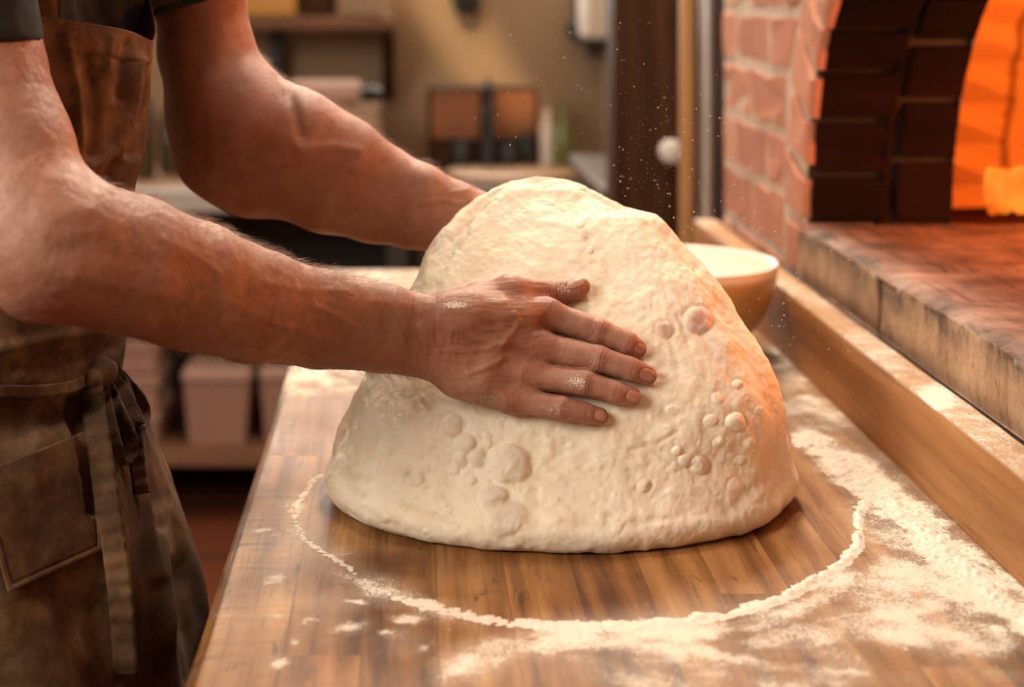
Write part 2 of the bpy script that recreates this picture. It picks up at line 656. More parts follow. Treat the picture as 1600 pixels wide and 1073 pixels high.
# ================================================================ the room
def structure(name, V, faces, m, smooth=False):
    return tag(put(name, V, faces, m, None, None, smooth), kind='structure')


def room_box(name, lo, hi, m, label=None):
    o = MB().box(lo, hi).build(name, m)
    tag(o, label, kind='structure')
    return o


RX0, RX1, RY0, RY1, RZ = -2.6, 2.4, -2.4, 5.2, 2.75
room_box('floor', (RX0, RY0, -0.06), (RX1, RY1, 0.0), M['tiles'], 'red brown terracotta tiled kitchen floor')
room_box('ceiling', (RX0, RY0, RZ), (RX1, RY1, RZ + 0.06), M['ceiling'], 'cream kitchen ceiling')
# back wall with a window opening above the picture
WX0, WX1, WZ0, WZ1 = -1.45, 0.45, 1.46, 1.90
b = MB()
b.box((RX0, RY1, 0), (WX0, RY1 + 0.12, RZ)).box((WX1, RY1, 0), (RX1, RY1 + 0.12, RZ))
b.box((WX0, RY1, 0), (WX1, RY1 + 0.12, WZ0)).box((WX0, RY1, WZ1), (WX1, RY1 + 0.12, RZ))
tag(b.build('wall_back', M['wall']), 'beige plaster wall behind the kitchen counters', kind='structure')
room_box('wall_left', (RX0 - 0.12, RY0, 0), (RX0, RY1, RZ), M['wall'], 'beige plaster wall behind the baker')
room_box('wall_front', (RX0, RY0 - 0.12, 0), (RX1, RY0, RZ), M['wall'], 'beige plaster wall behind the camera')
room_box('wall_right', (RX1, RY0, 0), (RX1 + 0.12, RY1, RZ), M['wall'], 'beige plaster wall beyond the oven')
room_box('wall_partition', (0.60, 3.42, 0), (0.70, RY1, RZ), M['wall'], 'beige plaster return wall beside the tall brown cupboard')


def glass_mat():
    n = N('window_pane_glass')
    fr = n.node('Fresnel', {'IOR': 1.45})
    a = n.node('BsdfTransparent')
    g = n.node('BsdfGlossy', {'Roughness': 0.02})
    mx = n.node('MixShader', {0: fr, 1: a, 2: g})
    n.t.links.new(mx.outputs[0], n.out.inputs[0])
    return n.m


M['glass'] = glass_mat()
b = MB()
for x0, x1 in ((WX0, WX0 + 0.05), ((WX0 + WX1) / 2 - 0.02, (WX0 + WX1) / 2 + 0.02), (WX1 - 0.05, WX1)):
    b.box((x0, RY1 + 0.03, WZ0), (x1, RY1 + 0.09, WZ1), 0.006)
b.box((WX0, RY1 + 0.03, WZ0), (WX1, RY1 + 0.09, WZ0 + 0.05), 0.006).box((WX0, RY1 + 0.03, WZ1 - 0.05), (WX1, RY1 + 0.09, WZ1), 0.006)
win = tag(b.build('window_1', M['white_paint']), 'white framed two light window in the back wall', kind='structure')
for x0, x1 in ((WX0 + 0.05, (WX0 + WX1) / 2 - 0.02), ((WX0 + WX1) / 2 + 0.02, WX1 - 0.05)):
    MB().box((x0, RY1 + 0.055, WZ0 + 0.05), (x1, RY1 + 0.061, WZ1 - 0.05)).build('pane', M['glass'], win)

# ================================================================ brick oven beside the bench
OX, OYC, OR, OZ = 0.52, 1.807, 0.381, H - 0.30   # mouth plane, arch centre, arch radius, hearth level
COURSE, RING = 0.0845, 0.122
NEAR = 2.0                                        # the arch is drawn out towards the lens


def AY(r, a):
    return OYC + r * math.cos(a) * (1.0 if math.cos(a) > 0 else NEAR)

oven = empty('brick_oven', (1.25, 1.8, 0.0))
tag(oven, 'red brick wood fired oven with a sooty arched mouth and a fire inside', 'oven')


class Bricks:
    """Rounded brick blocks from 2-D outlines, each with its own tone."""

    def __init__(self):
        self.b, self.tone = MB(), []

    def prism(self, poly, lo, hi, axis, tone, inset=0.0035, rough=0.0018):
        poly = np.array(poly, float)
        c = poly.mean(0)
        n = len(poly)
        sub = []
        for i in range(n):                       # subdivide the outline a little, wear it unevenly
            a, d = poly[i], poly[(i + 1) % n]
            m = max(1, int(np.linalg.norm(d - a) / 0.03))
            for k in range(m):
                sub.append(a + (d - a) * k / m)
        sub = np.array(sub)
        v = sub - c
        L = np.linalg.norm(v, axis=1)[:, None] + 1e-9
        sub = sub + RNG.normal(0, rough, sub.shape)
        inn = sub - v / L * inset
        m = len(sub)
        V = []
        dd = np.sign(hi - lo)
        for h, ring in ((lo + dd * inset, sub), (lo, inn)):
            hh = h + RNG.normal(0, rough * 0.5, m)
            for q, hq in zip(ring, hh):
                V.append(((hq, q[0], q[1]), (q[0], hq, q[1]), (q[0], q[1], hq))[axis])
        for q in sub:
            V.append(((hi, q[0], q[1]), (q[0], hi, q[1]), (q[0], q[1], hi))[axis])
        F = [tuple(m + i for i in range(m))]
        for i in range(m):
            k = (i + 1) % m
            F.append((i, k, m + k, m + i))
            F.append((2 * m + i, 2 * m + k, k, i))
        self.b.add(V, F)
        self.tone += [tone] * len(V)

    def build(self, name, m, parent):
        o = self.b.build(name, m, parent)
        at = o.data.attributes.new('tone', 'FLOAT', 'POINT')
        at.data.foreach_set('value', np.array(self.tone, np.float32))
        return o


OY0, OY1 = 0.45, 2.765        # the oven face runs past the frame towards the lens
GAP = 0.0135
bk = Bricks()
z0 = OZ - COURSE * 14.0 + 0.025
row = 0
zz = z0
while zz < RZ - 0.02:
    zt_ = min(zz + COURSE, RZ)
    y = OY1 + (0.0 if row % 2 else -0.0)
    first = True
    while y > OY0:
        L = 0.232 * (0.5 if (first and row % 2 == 0) else 1.0) * (1 + 0.03 * RNG.normal())
        first = False
        ya, yb = max(OY0, y - L + GAP), y
        y -= L

        def cut(z):                               # far and near ends of the arch ring at this height
            d = (OR + RING) ** 2 - max(0.0, z - OZ) ** 2
            return math.sqrt(d) if d > 0 else None
        zs, ze = zz + GAP / 2, zt_ - GAP / 2
        poly = None
        if ze < OZ - 0.075:                       # below the hearth slab
            poly = [(ya, zs), (yb, zs), (yb, ze), (ya, ze)]
        else:
            ca, cb = cut(zs), cut(ze)
            if ca is None:
                poly = [(ya, zs), (yb, zs), (yb, ze), (ya, ze)]
            else:
                cb = cb or 0.0
                a1, a2 = OYC + ca + GAP, OYC + cb + GAP
                n1, n2 = OYC - ca * NEAR - GAP, OYC - cb * NEAR - GAP
                if yb > a1 + 0.02:
                    poly = [(max(ya, a1), zs), (yb, zs), (yb, ze), (max(ya, a2), ze)]
                elif ya < n1 - 0.02:
                    poly = [(ya, zs), (min(yb, n1), zs), (min(yb, n2), ze), (ya, ze)]
        if poly:
            bk.prism(poly, OX + abs(RNG.normal(0, 0.0015)), OX + 0.10, 0, float(np.clip(RNG.normal(0.5, 0.25), 0, 1)))
    zz += COURSE
    row += 1
bk.build('brick_face', M['brick'], oven)
bk = Bricks()
nv = 17
for i in range(nv):                               # the ring of voussoirs
    a0, a1 = PI * i / nv, PI * (i + 1) / nv
    g = GAP / 2 / OR
    q = [(AY(r, a), OZ + r * math.sin(a)) for r, a in ((OR, a0 + g), (OR + RING - GAP, a0 + g * 0.8), (OR + RING - GAP, a1 - g * 0.8), (OR, a1 - g))]
    bk.prism(q, OX - 0.003, OX + 0.010, 0, float(np.clip(RNG.normal(0.5, 0.2), 0, 1)), 0.005, 0.0025)
for s in (-1, 1):                                 # the two blocks under the springing
    e_ = s * (1.0 if s > 0 else NEAR)
    q = [(OYC + e_ * OR, OZ - 0.072), (OYC + e_ * (OR + RING - GAP), OZ - 0.072), (OYC + e_ * (OR + RING - GAP), OZ - 0.005), (OYC + e_ * OR, OZ - 0.005)]
    bk.prism(q if s > 0 else q[::-1], OX - 0.002, OX + 0.11, 0, 0.35, 0.005, 0.0025)
bk.build('arch_ring', M['brick'], oven)


def arch_profile(R, n=40):
    a = np.linspace(0, PI, n)
    return [(AY(R, t), OZ + R * math.sin(t)) for t in a]


# the mortar bed behind the bricks, with the arch left open
b = MB()
ap = arch_profile(OR + 0.006, 48)
for (ya, za), (yb, zb) in zip(ap[:-1], ap[1:]):
    b.add([(OX + 0.0028, ya, za), (OX + 0.0028, yb, zb), (OX + 0.0028, yb, RZ), (OX + 0.0028, ya, RZ)], [(0, 1, 2, 3)])
b.box((OX + 0.0028, OYC + OR + 0.006, 0.0), (OX + 0.09, OY1 - 0.004, RZ))
b.box((OX + 0.0028, OY0, 0.0), (OX + 0.09, OYC - (OR + 0.006) * NEAR, RZ))
b.box((OX + 0.03, OYC - (OR + 0.006) * NEAR, 0.0), (OX + 0.09, OYC + OR + 0.006, OZ - 0.075))
b.build('mortar', M['mortar'], oven)
# the sooty throat: three rings of vault bricks seen from inside
RINGS = [(OX + 0.004, 0.629), (0.637, 0.714)]
bk = Bricks()
for ri, (xa, xb) in enumerate(RINGS):
    nb = 14
    for i in range(nb):
        a0, a1 = PI * i / nb, PI * (i + 1) / nb
        g = 0.004 / OR
        m_ = 4
        inner = [(AY(OR, a), OZ + OR * math.sin(a)) for a in np.linspace(a0 + g, a1 - g, m_)]
        outer = [(AY(OR + 0.1, a), OZ + (OR + 0.1) * math.sin(a)) for a in np.linspace(a1 - g, a0 + g, m_)]
        lo = xa if ri else xa + 0.1
        bk.prism(inner + outer, xa + 0.001 if ri else OX + 0.10, xb - 0.001, 0, float(RNG.random()), 0.004, 0.002)
bk.build('throat_brick', M['soot'], oven)
# a lining just behind the brick faces shows as sooty joints
b = MB()
pr = arch_profile(OR + 0.006, 48)
n_ = len(pr)
for x in (OX + 0.006, 0.714):
    pass
V = [(OX + 0.006, y, z) for y, z in pr] + [(0.712, y, z) for y, z in pr]
b.add(V, [(i, i + 1, n_ + i + 1, n_ + i) for i in range(n_ - 1)])
b.build('throat_joint', M['soot_mortar'], oven)
# inner side of the mouth ring itself
bk = Bricks()
for i in range(nv):
    a0, a1 = PI * i / nv, PI * (i + 1) / nv
    g = 0.004 / OR
    inner = [(AY(OR - 0.0015, a), OZ + (OR - 0.0015) * math.sin(a)) for a in np.linspace(a0 + g, a1 - g, 4)]
    outer = [(AY(OR + 0.03, a), OZ + (OR + 0.03) * math.sin(a)) for a in np.linspace(a1 - g, a0 + g, 4)]
    bk.prism(inner + outer, OX + 0.009, 0.629, 0, float(RNG.random()), 0.003, 0.002)
bk.build('throat_brick', M['soot'], oven)
# the domed chamber beyond, a half sphere of brick with an arched opening
nu, nvv = 72, 28
cx, cy, Rx, Ry, Rz = 1.37, 1.58, 0.66, 0.88, 0.56
XW = 0.7135                                        # the wall between throat and chamber
V, Fc = [], []
for j in range(nvv + 1):
    ph = PI / 2 * j / nvv
    for i in range(nu):
        t = 2 * PI * i / nu
        r = 1 + 0.012 * math.sin(t * 18) * (1 if j % 2 else -1)
        c5, s5 = math.copysign(abs(math.cos(t)) ** 0.42, math.cos(t)), math.copysign(abs(math.sin(t)) ** 0.42, math.sin(t))
        V.append((max(XW, cx + (Rx if c5 > 0 else 1.02) * r * c5 * math.cos(ph) ** 0.7), cy + Ry * r * s5 * math.cos(ph) ** 0.7, OZ - 0.01 + Rz * math.sin(ph)))
for j in range(nvv):
    for i in range(nu):
        k = (i + 1) % nu
        q = (j * nu + i, j * nu + k, (j + 1) * nu + k, (j + 1) * nu + i)
        mx = np.mean([V[t] for t in q], 0)
        if max(V[t][0] for t in q) <= XW + 1e-6:
            continue
        Fc.append(q)
ap = arch_profile(OR, 48)
for (ya, za), (yb, zb) in zip(ap[:-1], ap[1:]):
    k = len(V)
    V += [(XW, ya, za), (XW, yb, zb), (XW, yb, OZ + 0.60), (XW, ya, OZ + 0.60)]
    Fc.append((k, k + 1, k + 2, k + 3))
k = len(V)
ye, yn = OYC + OR, OYC - OR * NEAR
V += [(XW, ye, OZ - 0.01), (XW, cy + Ry, OZ - 0.01), (XW, cy + Ry, OZ + 0.60), (XW, ye, OZ + 0.60), (XW, yn, OZ - 0.01), (XW, cy - Ry, OZ - 0.01), (XW, cy - Ry, OZ + 0.60), (XW, yn, OZ + 0.60)]
Fc += [(k, k + 1, k + 2, k + 3), (k + 4, k + 5, k + 6, k + 7)]
put('chamber', V, Fc, M['fire_wall'], oven, None, False)
b = MB()                                          # outer masonry that closes the oven body and carries the hearth
b.box((OX + 0.09, OY0, 0), (2.2, OY1, OZ - 0.077))
b.box((OX + 0.09, OY1 - 0.10, OZ - 0.077), (2.2, OY1, RZ - 0.01))
b.box((OX + 0.09, OY0, OZ - 0.077), (2.2, OY0 + 0.1, RZ - 0.01))
b.build('oven_body', M['brick'], oven)
# hearth slabs: thick worn stones that project through the mouth
for i, (ya, yb) in enumerate(((1.824, 2.196), (1.12, 1.817), (0.75, 1.113))):
    nx_, ny_, nz_ = 90, int((yb - ya) / 0.006), 10
    xa, xb = OX - 0.006, 1.9
    us = np.concatenate([np.linspace(0, 0.3, 60), np.linspace(0.3, 1.0, 8)[1:]]) * (xb - xa) + xa
    ys = np.linspace(ya, yb, ny_)
    top = np.array([(x, y, OZ) for y in ys for x in us])
    z = fbm(top, 14, 4, 3 + i) * 0.0022 + fbm(top, 70, 3, 5 + i) * 0.0006
    de = top[:, 0] - xa                            # worn, chipped front edge
    chip = (0.004 + 0.006 * np.clip(fbm(top * (0.3, 1, 1), 22, 4, 9 + i) + 0.1, 0, 1))
    z -= chip * np.exp(-(de / (0.006 + chip)) ** 2) * 1.3
    dj = np.minimum(top[:, 1] - ya, yb - top[:, 1])
    z -= 0.006 * np.exp(-(dj / 0.005) ** 2)
    top[:, 2] += z
    nu_ = len(us)
    front = []
    for k in range(1, nz_ + 1):
        zz_ = OZ - 0.072 * k / nz_
        q = np.array([(xa, y, zz_) for y in ys])
        q[:, 0] += 0.0022 * fbm(q, 30, 4, 21 + i) + 0.003 * np.exp(-((k - nz_) / 1.2) ** 2) + 0.003 * np.exp(-(np.minimum(ys - ya, yb - ys) / 0.005) ** 2)
        front.append(q)
    V = np.vstack([top] + front)
    Fq = [grid_faces(nu_, ny_)]
    base = len(top)
    rowi = [np.arange(ny_) * nu_] + [base + k * ny_ + np.arange(ny_) for k in range(nz_)]
    for r0, r1 in zip(rowi[:-1], rowi[1:]):
        Fq.append(np.stack([r0[:-1], r0[1:], r1[1:], r1[:-1]], -1))
    # far and near ends and the underside
    end = len(V)
    ex = np.array([(x, y, OZ - 0.072) for y in (ya, yb) for x in us])
    V = np.vstack([V, ex])
    fl = np.arange(nu_)
    Fq.append(np.stack([fl[:-1], fl[1:], end + fl[1:], end + fl[:-1]], -1))
    tl = (ny_ - 1) * nu_ + fl
    Fq.append(np.stack([tl[1:], tl[:-1], end + nu_ + fl[:-1], end + nu_ + fl[1:]], -1))
    Fq.append(np.stack([end + fl[:-1], end + fl[1:], end + nu_ + fl[1:], end + nu_ + fl[:-1]], -1))
    put('hearth_slab', V, Fq, M['slab'], oven, None, True)
# burning logs on the chamber floor
def log(pts, r, m, label):
    pts = catmull(pts, 14)
    rr = r * (1 + 0.12 * RNG.normal(size=14))
    b_ = MB().tube(pts, rr, 14)
    o_ = b_.build('firewood_log', m, smooth=True)
    return tag(o_, label, 'log', 'burning logs in the oven')


log([(0.775, 2.22, OZ + 0.040), (0.84, 2.18, OZ + 0.045), (1.05, 2.08, OZ + 0.045)], 0.030, M['ember'], 'burning log glowing orange, seen low at the oven mouth')
log([(1.0, 1.92, OZ + 0.055), (1.15, 1.9, OZ + 0.06), (1.36, 1.84, OZ + 0.055)], 0.038, M['ember'], 'burning log deeper in the oven chamber')

# ================================================================ workbench with its back rail
BX0, BX1, BY0, BY1 = -0.1475, 0.467, 0.62, 2.735


def flour_density(px, py, clump=True):
    """Where flour lies on the bench, in the photograph's table pixels."""
    d = np.zeros(px.shape)
    px0, py0 = px, py
    tx, ty = T(px, np.maximum(py, 60))
    tq = np.stack([tx, ty, np.zeros(len(tx))], -1)
    px = px + 13 * fbm(tq, 45, 4, 311) + 5 * vnoise(tq, 240, 317)
    py = py + 8 * fbm(tq, 45, 4, 313) + 3 * vnoise(tq, 240, 319)

    def line(pts, w, a, fade=None):
        nonlocal d
        q, t = poly_dist(px, py, pts)
        v = a * np.exp(-(q / w) ** 2)
        if fade is not None:
            v = v * np.interp(t, *fade)
        d = np.maximum(d, v)

    def blob(x, y, rx, ry, a, rot=0.0):
        nonlocal d
        c, s = math.cos(rot), math.sin(rot)
        u = ((px - x) * c + (py - y) * s) / rx
        v = (-(px - x) * s + (py - y) * c) / ry
        d = np.maximum(d, a * np.exp(-(u * u + v * v)))
    # strip heaped along the rail
    line([(1262, 690), (1330, 742), (1405, 795), (1475, 865), (1575, 945), (1700, 1050)], 30, 0.95)
    line([(1310, 700), (1400, 770), (1500, 850), (1600, 930)], 22, 0.62)
    line([(1245, 640), (1300, 700), (1420, 830), (1560, 960)], 80, 0.42)
    blob(1265, 690, 40, 10, 0.95)
    line([(1230, 590), (1290, 660)], 45, 0.42)
    # dusting between the ring and the rail
    blob(1440, 930, 170, 90, 0.50)
    blob(1400, 900, 90, 50, 0.55)
    blob(1240, 830, 50, 40, 0.30)
    line([(1180, 1000), (1350, 970), (1560, 1000)], 40, 0.70)
    line([(1290, 925), (1420, 905), (1500, 930)], 30, 0.6)
    # outside the front of the ring
    line([(1010, 990), (1110, 985), (1230, 965), (1330, 900)], 28, 0.75)
    line([(700, 1050), (790, 1015), (900, 995), (1040, 1010)], 30, 0.72)
    line([(1000, 1010), (1150, 1030), (1330, 1050)], 42, 0.66)
    line([(900, 1030), (980, 1060), (1100, 1075)], 30, 0.55)
    blob(1120, 1025, 300, 66, 0.46)
    blob(1500, 1050, 200, 60, 0.40)
    # scattered smudges on the left
    for x, y, rx, ry, a in ((545, 978, 34, 12, .75), (480, 968, 14, 6, .8), (430, 905, 26, 11, .75), (408, 830, 34, 7, .5), (640, 968, 30, 8, .7),
                            (560, 938, 26, 7, .7), (520, 955, 60, 34, .34), (620, 1000, 60, 26, .3), (430, 960, 12, 5, .55), (455, 1000, 8, 5, .8), (437, 1033, 11, 6, .85),
                            (720, 1048, 26, 8, .8), (350, 960, 20, 5, .4), (600, 990, 16, 7, .6), (445, 930, 60, 20, .26), (520, 1000, 16, 6, .45), (655, 1010, 12, 6, .5)):
        blob(x, y, rx, ry, a)
    line([(500, 742), (480, 762), (464, 790), (462, 820), (485, 850), (520, 872), (552, 892)], 26, 0.40)
    line([(560, 905), (650, 945), (740, 965)], 22, 0.40)
    # flour beyond the dough, laid on paler to stand in for sheen
    far = 0.62 * sstep(690, 560, py) * sstep(700, 560, px)
    d = np.maximum(d, far)
    d = np.maximum(d, 0.5 * sstep(650, 560, py) * sstep(1150, 1240, px))
    d = np.maximum(d, 0.05)
    cl = fbm(tq, 26, 4, 301) * 1.5 + fbm(tq * (1, 0.6, 1), 8, 2, 305)
    soft = d < 0.64
    if clump:
        d = d * np.clip(1 + np.where(soft, 0.5, 0.25) * cl, 0.15, 1.5)
    # swept almost clean inside the ring, in front of the dough
    ring = (((px - 900) / 420) ** 2 + ((py - 770) / 190) ** 2)
    d = np.where((ring < 1) & (py > 700), d * (0.25 + 0.75 * sstep(0.62, 1.05, ring)), d)
    return d


bench = empty('workbench', ((BX0 + BX1) / 2, (BY0 + BY1) / 2, 0.0))
tag(bench, 'butcher block wooden workbench dusted with flour beside the brick oven', 'table')
nx_, ny_ = 206, 640
xs = np.linspace(BX0, BX1, nx_)
ys = BY0 + (BY1 - BY0) * np.linspace(0, 1, ny_) ** 1.25
gx, gy = np.meshgrid(xs, ys)
V = np.stack([gx.ravel(), gy.ravel(), np.full(gx.size, TZ)], -1)
e = V[:, 0] - BX0                                # eased, slightly worn left edge
wear = 0.5 + 0.5 * fbm(V, 12, 3, 5)
V[:, 2] -= 0.006 * np.exp(-(e / 0.006) ** 2) * (0.6 + 0.8 * wear)
px_, py_ = to_px(V)
fl = flour_density(px_, py_)
fl[py_ > 1200] = 0.2
V0 = V.copy()
top = len(V)
low = V.copy()
edge_ids = np.concatenate([np.arange(nx_), np.arange(1, ny_) * nx_ + nx_ - 1, (ny_ - 1) * nx_ + np.arange(nx_ - 2, -1, -1), np.arange(ny_ - 2, 0, -1) * nx_])
Fq = [grid_faces(nx_, ny_)]
ring1 = V[edge_ids].copy()
ring1[:, 2] -= 0.05
V = np.vstack([V, ring1])
ne = len(edge_ids)
r1 = top + np.arange(ne)
Fq.append(np.stack([edge_ids, r1, np.roll(r1, -1), np.roll(edge_ids, -1)], -1))
corner = np.array([[BX0, BY0, TZ - 0.05], [BX1, BY0, TZ - 0.05], [BX1, BY1, TZ - 0.05], [BX0, BY1, TZ - 0.05]])
V = np.vstack([V, corner])
Fq.append(np.array([[len(V) - 1, len(V) - 2, len(V) - 3, len(V) - 4]]))
put('tabletop', V, Fq, M['bench'], bench, None, True, {'flour': np.concatenate([fl, np.zeros(len(V) - top)])})
# rail
RH, RT = 0.0835, 0.036
nl = 500
yy = np.linspace(BY0, BY1, nl)
prof = [(0, -0.05), (0, 0.0), (0, 0.02), (0, 0.04), (0, 0.06), (0, RH - 0.004), (0.0012, RH - 0.0012), (0.004, RH), (0.010, RH), (0.018, RH), (0.026, RH), (RT - 0.004, RH), (RT - 0.001, RH - 0.001), (RT, RH - 0.004), (RT, -0.05)]
V = np.array([(BX1 + a, y, TZ + c) for y in yy for a, c in prof])
V[:, 0] += 0.0006 * fbm(V, 18, 2, 3)
V[:, 2] += np.where(V[:, 2] > TZ + RH - 0.01, 0.0009 * fbm(V, 16, 3, 4), 0)
n_ = len(prof)
Fq = [grid_faces(n_, nl)]
Fl = [tuple(f) for f in Fq[0]] + [tuple(range(n_))[::-1], tuple((nl - 1) * n_ + i for i in range(n_))]
topm = V[:, 2] > TZ + RH - 0.0025
rf = np.where(topm, 0.42 + 0.30 * fbm(V, 9, 3, 12), 0.07)
rpx, rpy = to_px(V)
rf = np.where(topm, np.maximum(rf, 1.0 * np.exp(-((rpx - 1462) / 45) ** 2 - ((rpy - 622) / 30) ** 2)), rf)
put('back_rail', V, Fl, M['rail'], bench, None, True, {'flour': np.clip(rf, 0, 1)})
for x in (BX0 + 0.06, BX1 - 0.06):
    for y in (BY0 + 0.1, BY1 - 0.1):
        MB().box((x - 0.035, y - 0.035, 0), (x + 0.035, y + 0.035, TZ - 0.05), 0.004).build('leg', M['rail'], bench)
b = MB()
b.box((BX0 + 0.10, BY0 + 0.09, TZ - 0.15), (BX1 - 0.03, BY0 + 0.115, TZ - 0.05), 0.002).box((BX0 + 0.10, BY1 - 0.115, TZ - 0.15), (BX1 - 0.03, BY1 - 0.09, TZ - 0.05), 0.002)
b.box((BX0 + 0.08, BY0 + 0.1, TZ - 0.15), (BX0 + 0.105, BY1 - 0.1, TZ - 0.05), 0.002).box((BX1 - 0.05, BY0 + 0.1, TZ - 0.15), (BX1 - 0.025, BY1 - 0.1, TZ - 0.05), 0.002)
b.build('frame', M['rail'], bench)

# flour with real thickness: the swept ring, the heap along the rail, crumbs
step = 0.0016
gx, gy = np.meshgrid(np.arange(BX0 + 0.004, BX1 - 0.0005, step), np.arange(1.03, 2.35, step))
q = np.stack([gx.ravel(), gy.ravel(), np.full(gx.size, TZ)], -1)
px_, py_ = to_px(q)
n1 = fbm(q, 55, 4, 31)
n2 = fbm(q, 320, 3, 41)
h = np.zeros(len(q))
wob = n1 * 7


def ridge(pts, w, ht, fade=((0, 1), (1, 1))):
    d_, t_ = poly_dist(px_ + wob * 1.1, py_ + wob * 0.8, pts)
    # widths are given for the row y = 900 and shrink with distance like the table does
    d_ = d_ * 900 / np.maximum(py_, 300)
    return ht * np.exp(-(d_ / w) ** 2) * np.interp(t_, *fade)


R1 = [(500, 742), (482, 760), (466, 786), (460, 815), (478, 844), (515, 868), (548, 888), (562, 905)]
R2 = [(540, 898), (590, 925), (640, 940), (700, 955), (760, 968), (850, 977), (960, 980), (1060, 973), (1150, 956), (1215, 938), (1270, 912), (1318, 880), (1343, 852), (1340, 822), (1345, 795), (1362, 770)]
h = np.maximum(h, ridge(R1, 3.6, 0.0016, ((0, .25, .5, .8, 1), (.9, .8, .75, .7, .2))) * (0.62 + 1.0 * n1))
h = np.maximum(h, ridge(R2, 5.6 + 2.5 * n1, 0.0036, ((0, .1, .25, .4, .6, .8, .95, 1), (.0, .15, .45, .75, 1.0, 1.05, .9, .3))) * (0.75 + 0.9 * n1))
den = flour_density(px_, py_, False)
heap, _ = poly_dist(px_, py_, [(1262, 690), (1330, 742), (1405, 795), (1475, 865), (1575, 945), (1700, 1050)])
den = den * (0.45 + 0.55 * sstep(80, 25, heap))
h = np.maximum(h, 0.0032 * sstep(0.66, 1.15, den + 0.42 * n1 + 0.22 * n2))
h = h * (0.85 + 0.6 * n2) + 0.00035 * n2 - 0.00045
mask = h > 0.0
ok = mask.reshape(gx.shape)
idx = np.arange(q.shape[0]).reshape(gx.shape)
cell = ok[:-1, :-1] | ok[1:, :-1] | ok[:-1, 1:] | ok[1:, 1:]
Fq = np.stack([idx[:-1, :-1][cell], idx[:-1, 1:][cell], idx[1:, 1:][cell], idx[1:, :-1][cell]], -1)
q[:, 2] = TZ + np.where(mask, h + 0.0003, 0.00006)
used = np.unique(Fq)
remap = np.full(len(q), -1)
remap[used] = np.arange(len(used))
sheetV, sheetF = q[used], remap[Fq]
# loose crumbs
cnt = 16000
cxs = RNG.uniform(BX0 + 0.005, BX1 - 0.003, cnt * 6)
cys = 1.05 + 1.0 * RNG.random(cnt * 6)
cp = np.stack([cxs, cys, np.full(cnt * 6, TZ)], -1)
cpx, cpy = to_px(cp)
cd = flour_density(cpx, cpy)
kill = RNG.random(cnt * 6) < np.clip(cd - 0.05, 0, 1) ** 1.5
cp = cp[kill][:cnt]
r = 0.00020 + 0.0006 * RNG.random(len(cp)) ** 5
oc = np.array([(1, 0, 0), (-1, 0, 0), (0, 1, 0), (0, -1, 0), (0, 0, 1), (0, 0, -1)], float)
of = np.array([(0, 2, 4), (2, 1, 4), (1, 3, 4), (3, 0, 4), (2, 0, 5), (1, 2, 5), (3, 1, 5), (0, 3, 5)])
CV = (cp[:, None, :] + r[:, None, None] * (oc[None] * RNG.uniform(0.7, 1.0, (len(cp), 6, 1)) + (0, 0, 1.05))).reshape(-1, 3)
CF = (of[None] + 6 * np.arange(len(cp))[:, None, None]).reshape(-1, 3) + len(sheetV)
fo = put('flour', np.vstack([sheetV, CV]), [sheetF, CF], M['flour'], None, None, True)
tag(fo, 'white flour swept in a ring and heaped along the rail of the workbench', 'flour', kind='stuff')

# flour specks drifting in the air above the dough
pts = []
for cx_, cy_, sx, sy, k in ((980, 190, 110, 90, 110), (1090, 300, 70, 90, 260), (800, 150, 120, 90, 70), (1160, 420, 60, 70, 160), (1250, 520, 40, 60, 90), (900, 90, 130, 60, 50), (1040, 260, 50, 80, 170), (430, 800, 60, 90, 14)):
    for _ in range(k):
        x, y = RNG.normal(cx_, sx), RNG.normal(cy_, sy)
        edge_x = np.interp(y, [278, 300, 335, 380, 420, 490, 575, 700], [870, 930, 1035, 1070, 1110, 1155, 1205, 1240]) + 12
        if y < 268 or x > edge_x or x < 480:
            pts.append(P(x, y, RNG.uniform(1.40, 1.62)))
pts = np.array(pts)
r = 0.00022 + 0.0006 * RNG.random(len(pts)) ** 5
V = (pts[:, None, :] + r[:, None, None] * oc[None]).reshape(-1, 3)
Fc = (of[None] + 6 * np.arange(len(pts))[:, None, None]).reshape(-1, 3)
tag(put('flour_dust', V, Fc, M['flour'], None, None, False), 'fine white flour specks drifting in the air above the dough', 'flour dust', kind='stuff')

# ================================================================ bowl behind the dough
bcx, bcy, BR, BH = 0.332, 2.10, 0.130, 0.1165
prof = [(0.0, 0.0), (0.052, 0.0), (0.056, 0.003), (0.056, 0.010)]
for t in np.linspace(0, 1, 22):
    prof.append((0.056 + (BR - 0.056) * math.sin(t * PI / 2) ** 0.85, 0.010 + (BH - 0.012) * (1 - math.cos(t * PI / 2)) ** 0.85))
prof += [(BR + 0.0005, BH - 0.001), (BR - 0.001, BH), (BR - 0.003, BH), (BR - 0.005, BH - 0.002)]
n_out = len(prof) - 3
for t in np.linspace(1, 0, 20):
    prof.append(((BR - 0.006) * math.sin(t * PI / 2) ** 0.85, 0.016 + (BH - 0.019) * (1 - math.cos(t * PI / 2)) ** 0.85))
bo = MB().lathe(prof, (bcx, bcy, TZ + 0.0006), 96).build('mixing_bowl', M['bowl'], smooth=True)
a = np.zeros(len(bo.data.vertices))
a[: (n_out) * 96] = 1
a[(n_out - 3) * 96:] = 0
at = bo.data.attributes.new('outside', 'FLOAT', 'POINT')
at.data.foreach_set('value', a.astype(np.float32))
tag(bo, 'cream mixing bowl with white inside on the workbench behind the dough', 'bowl')

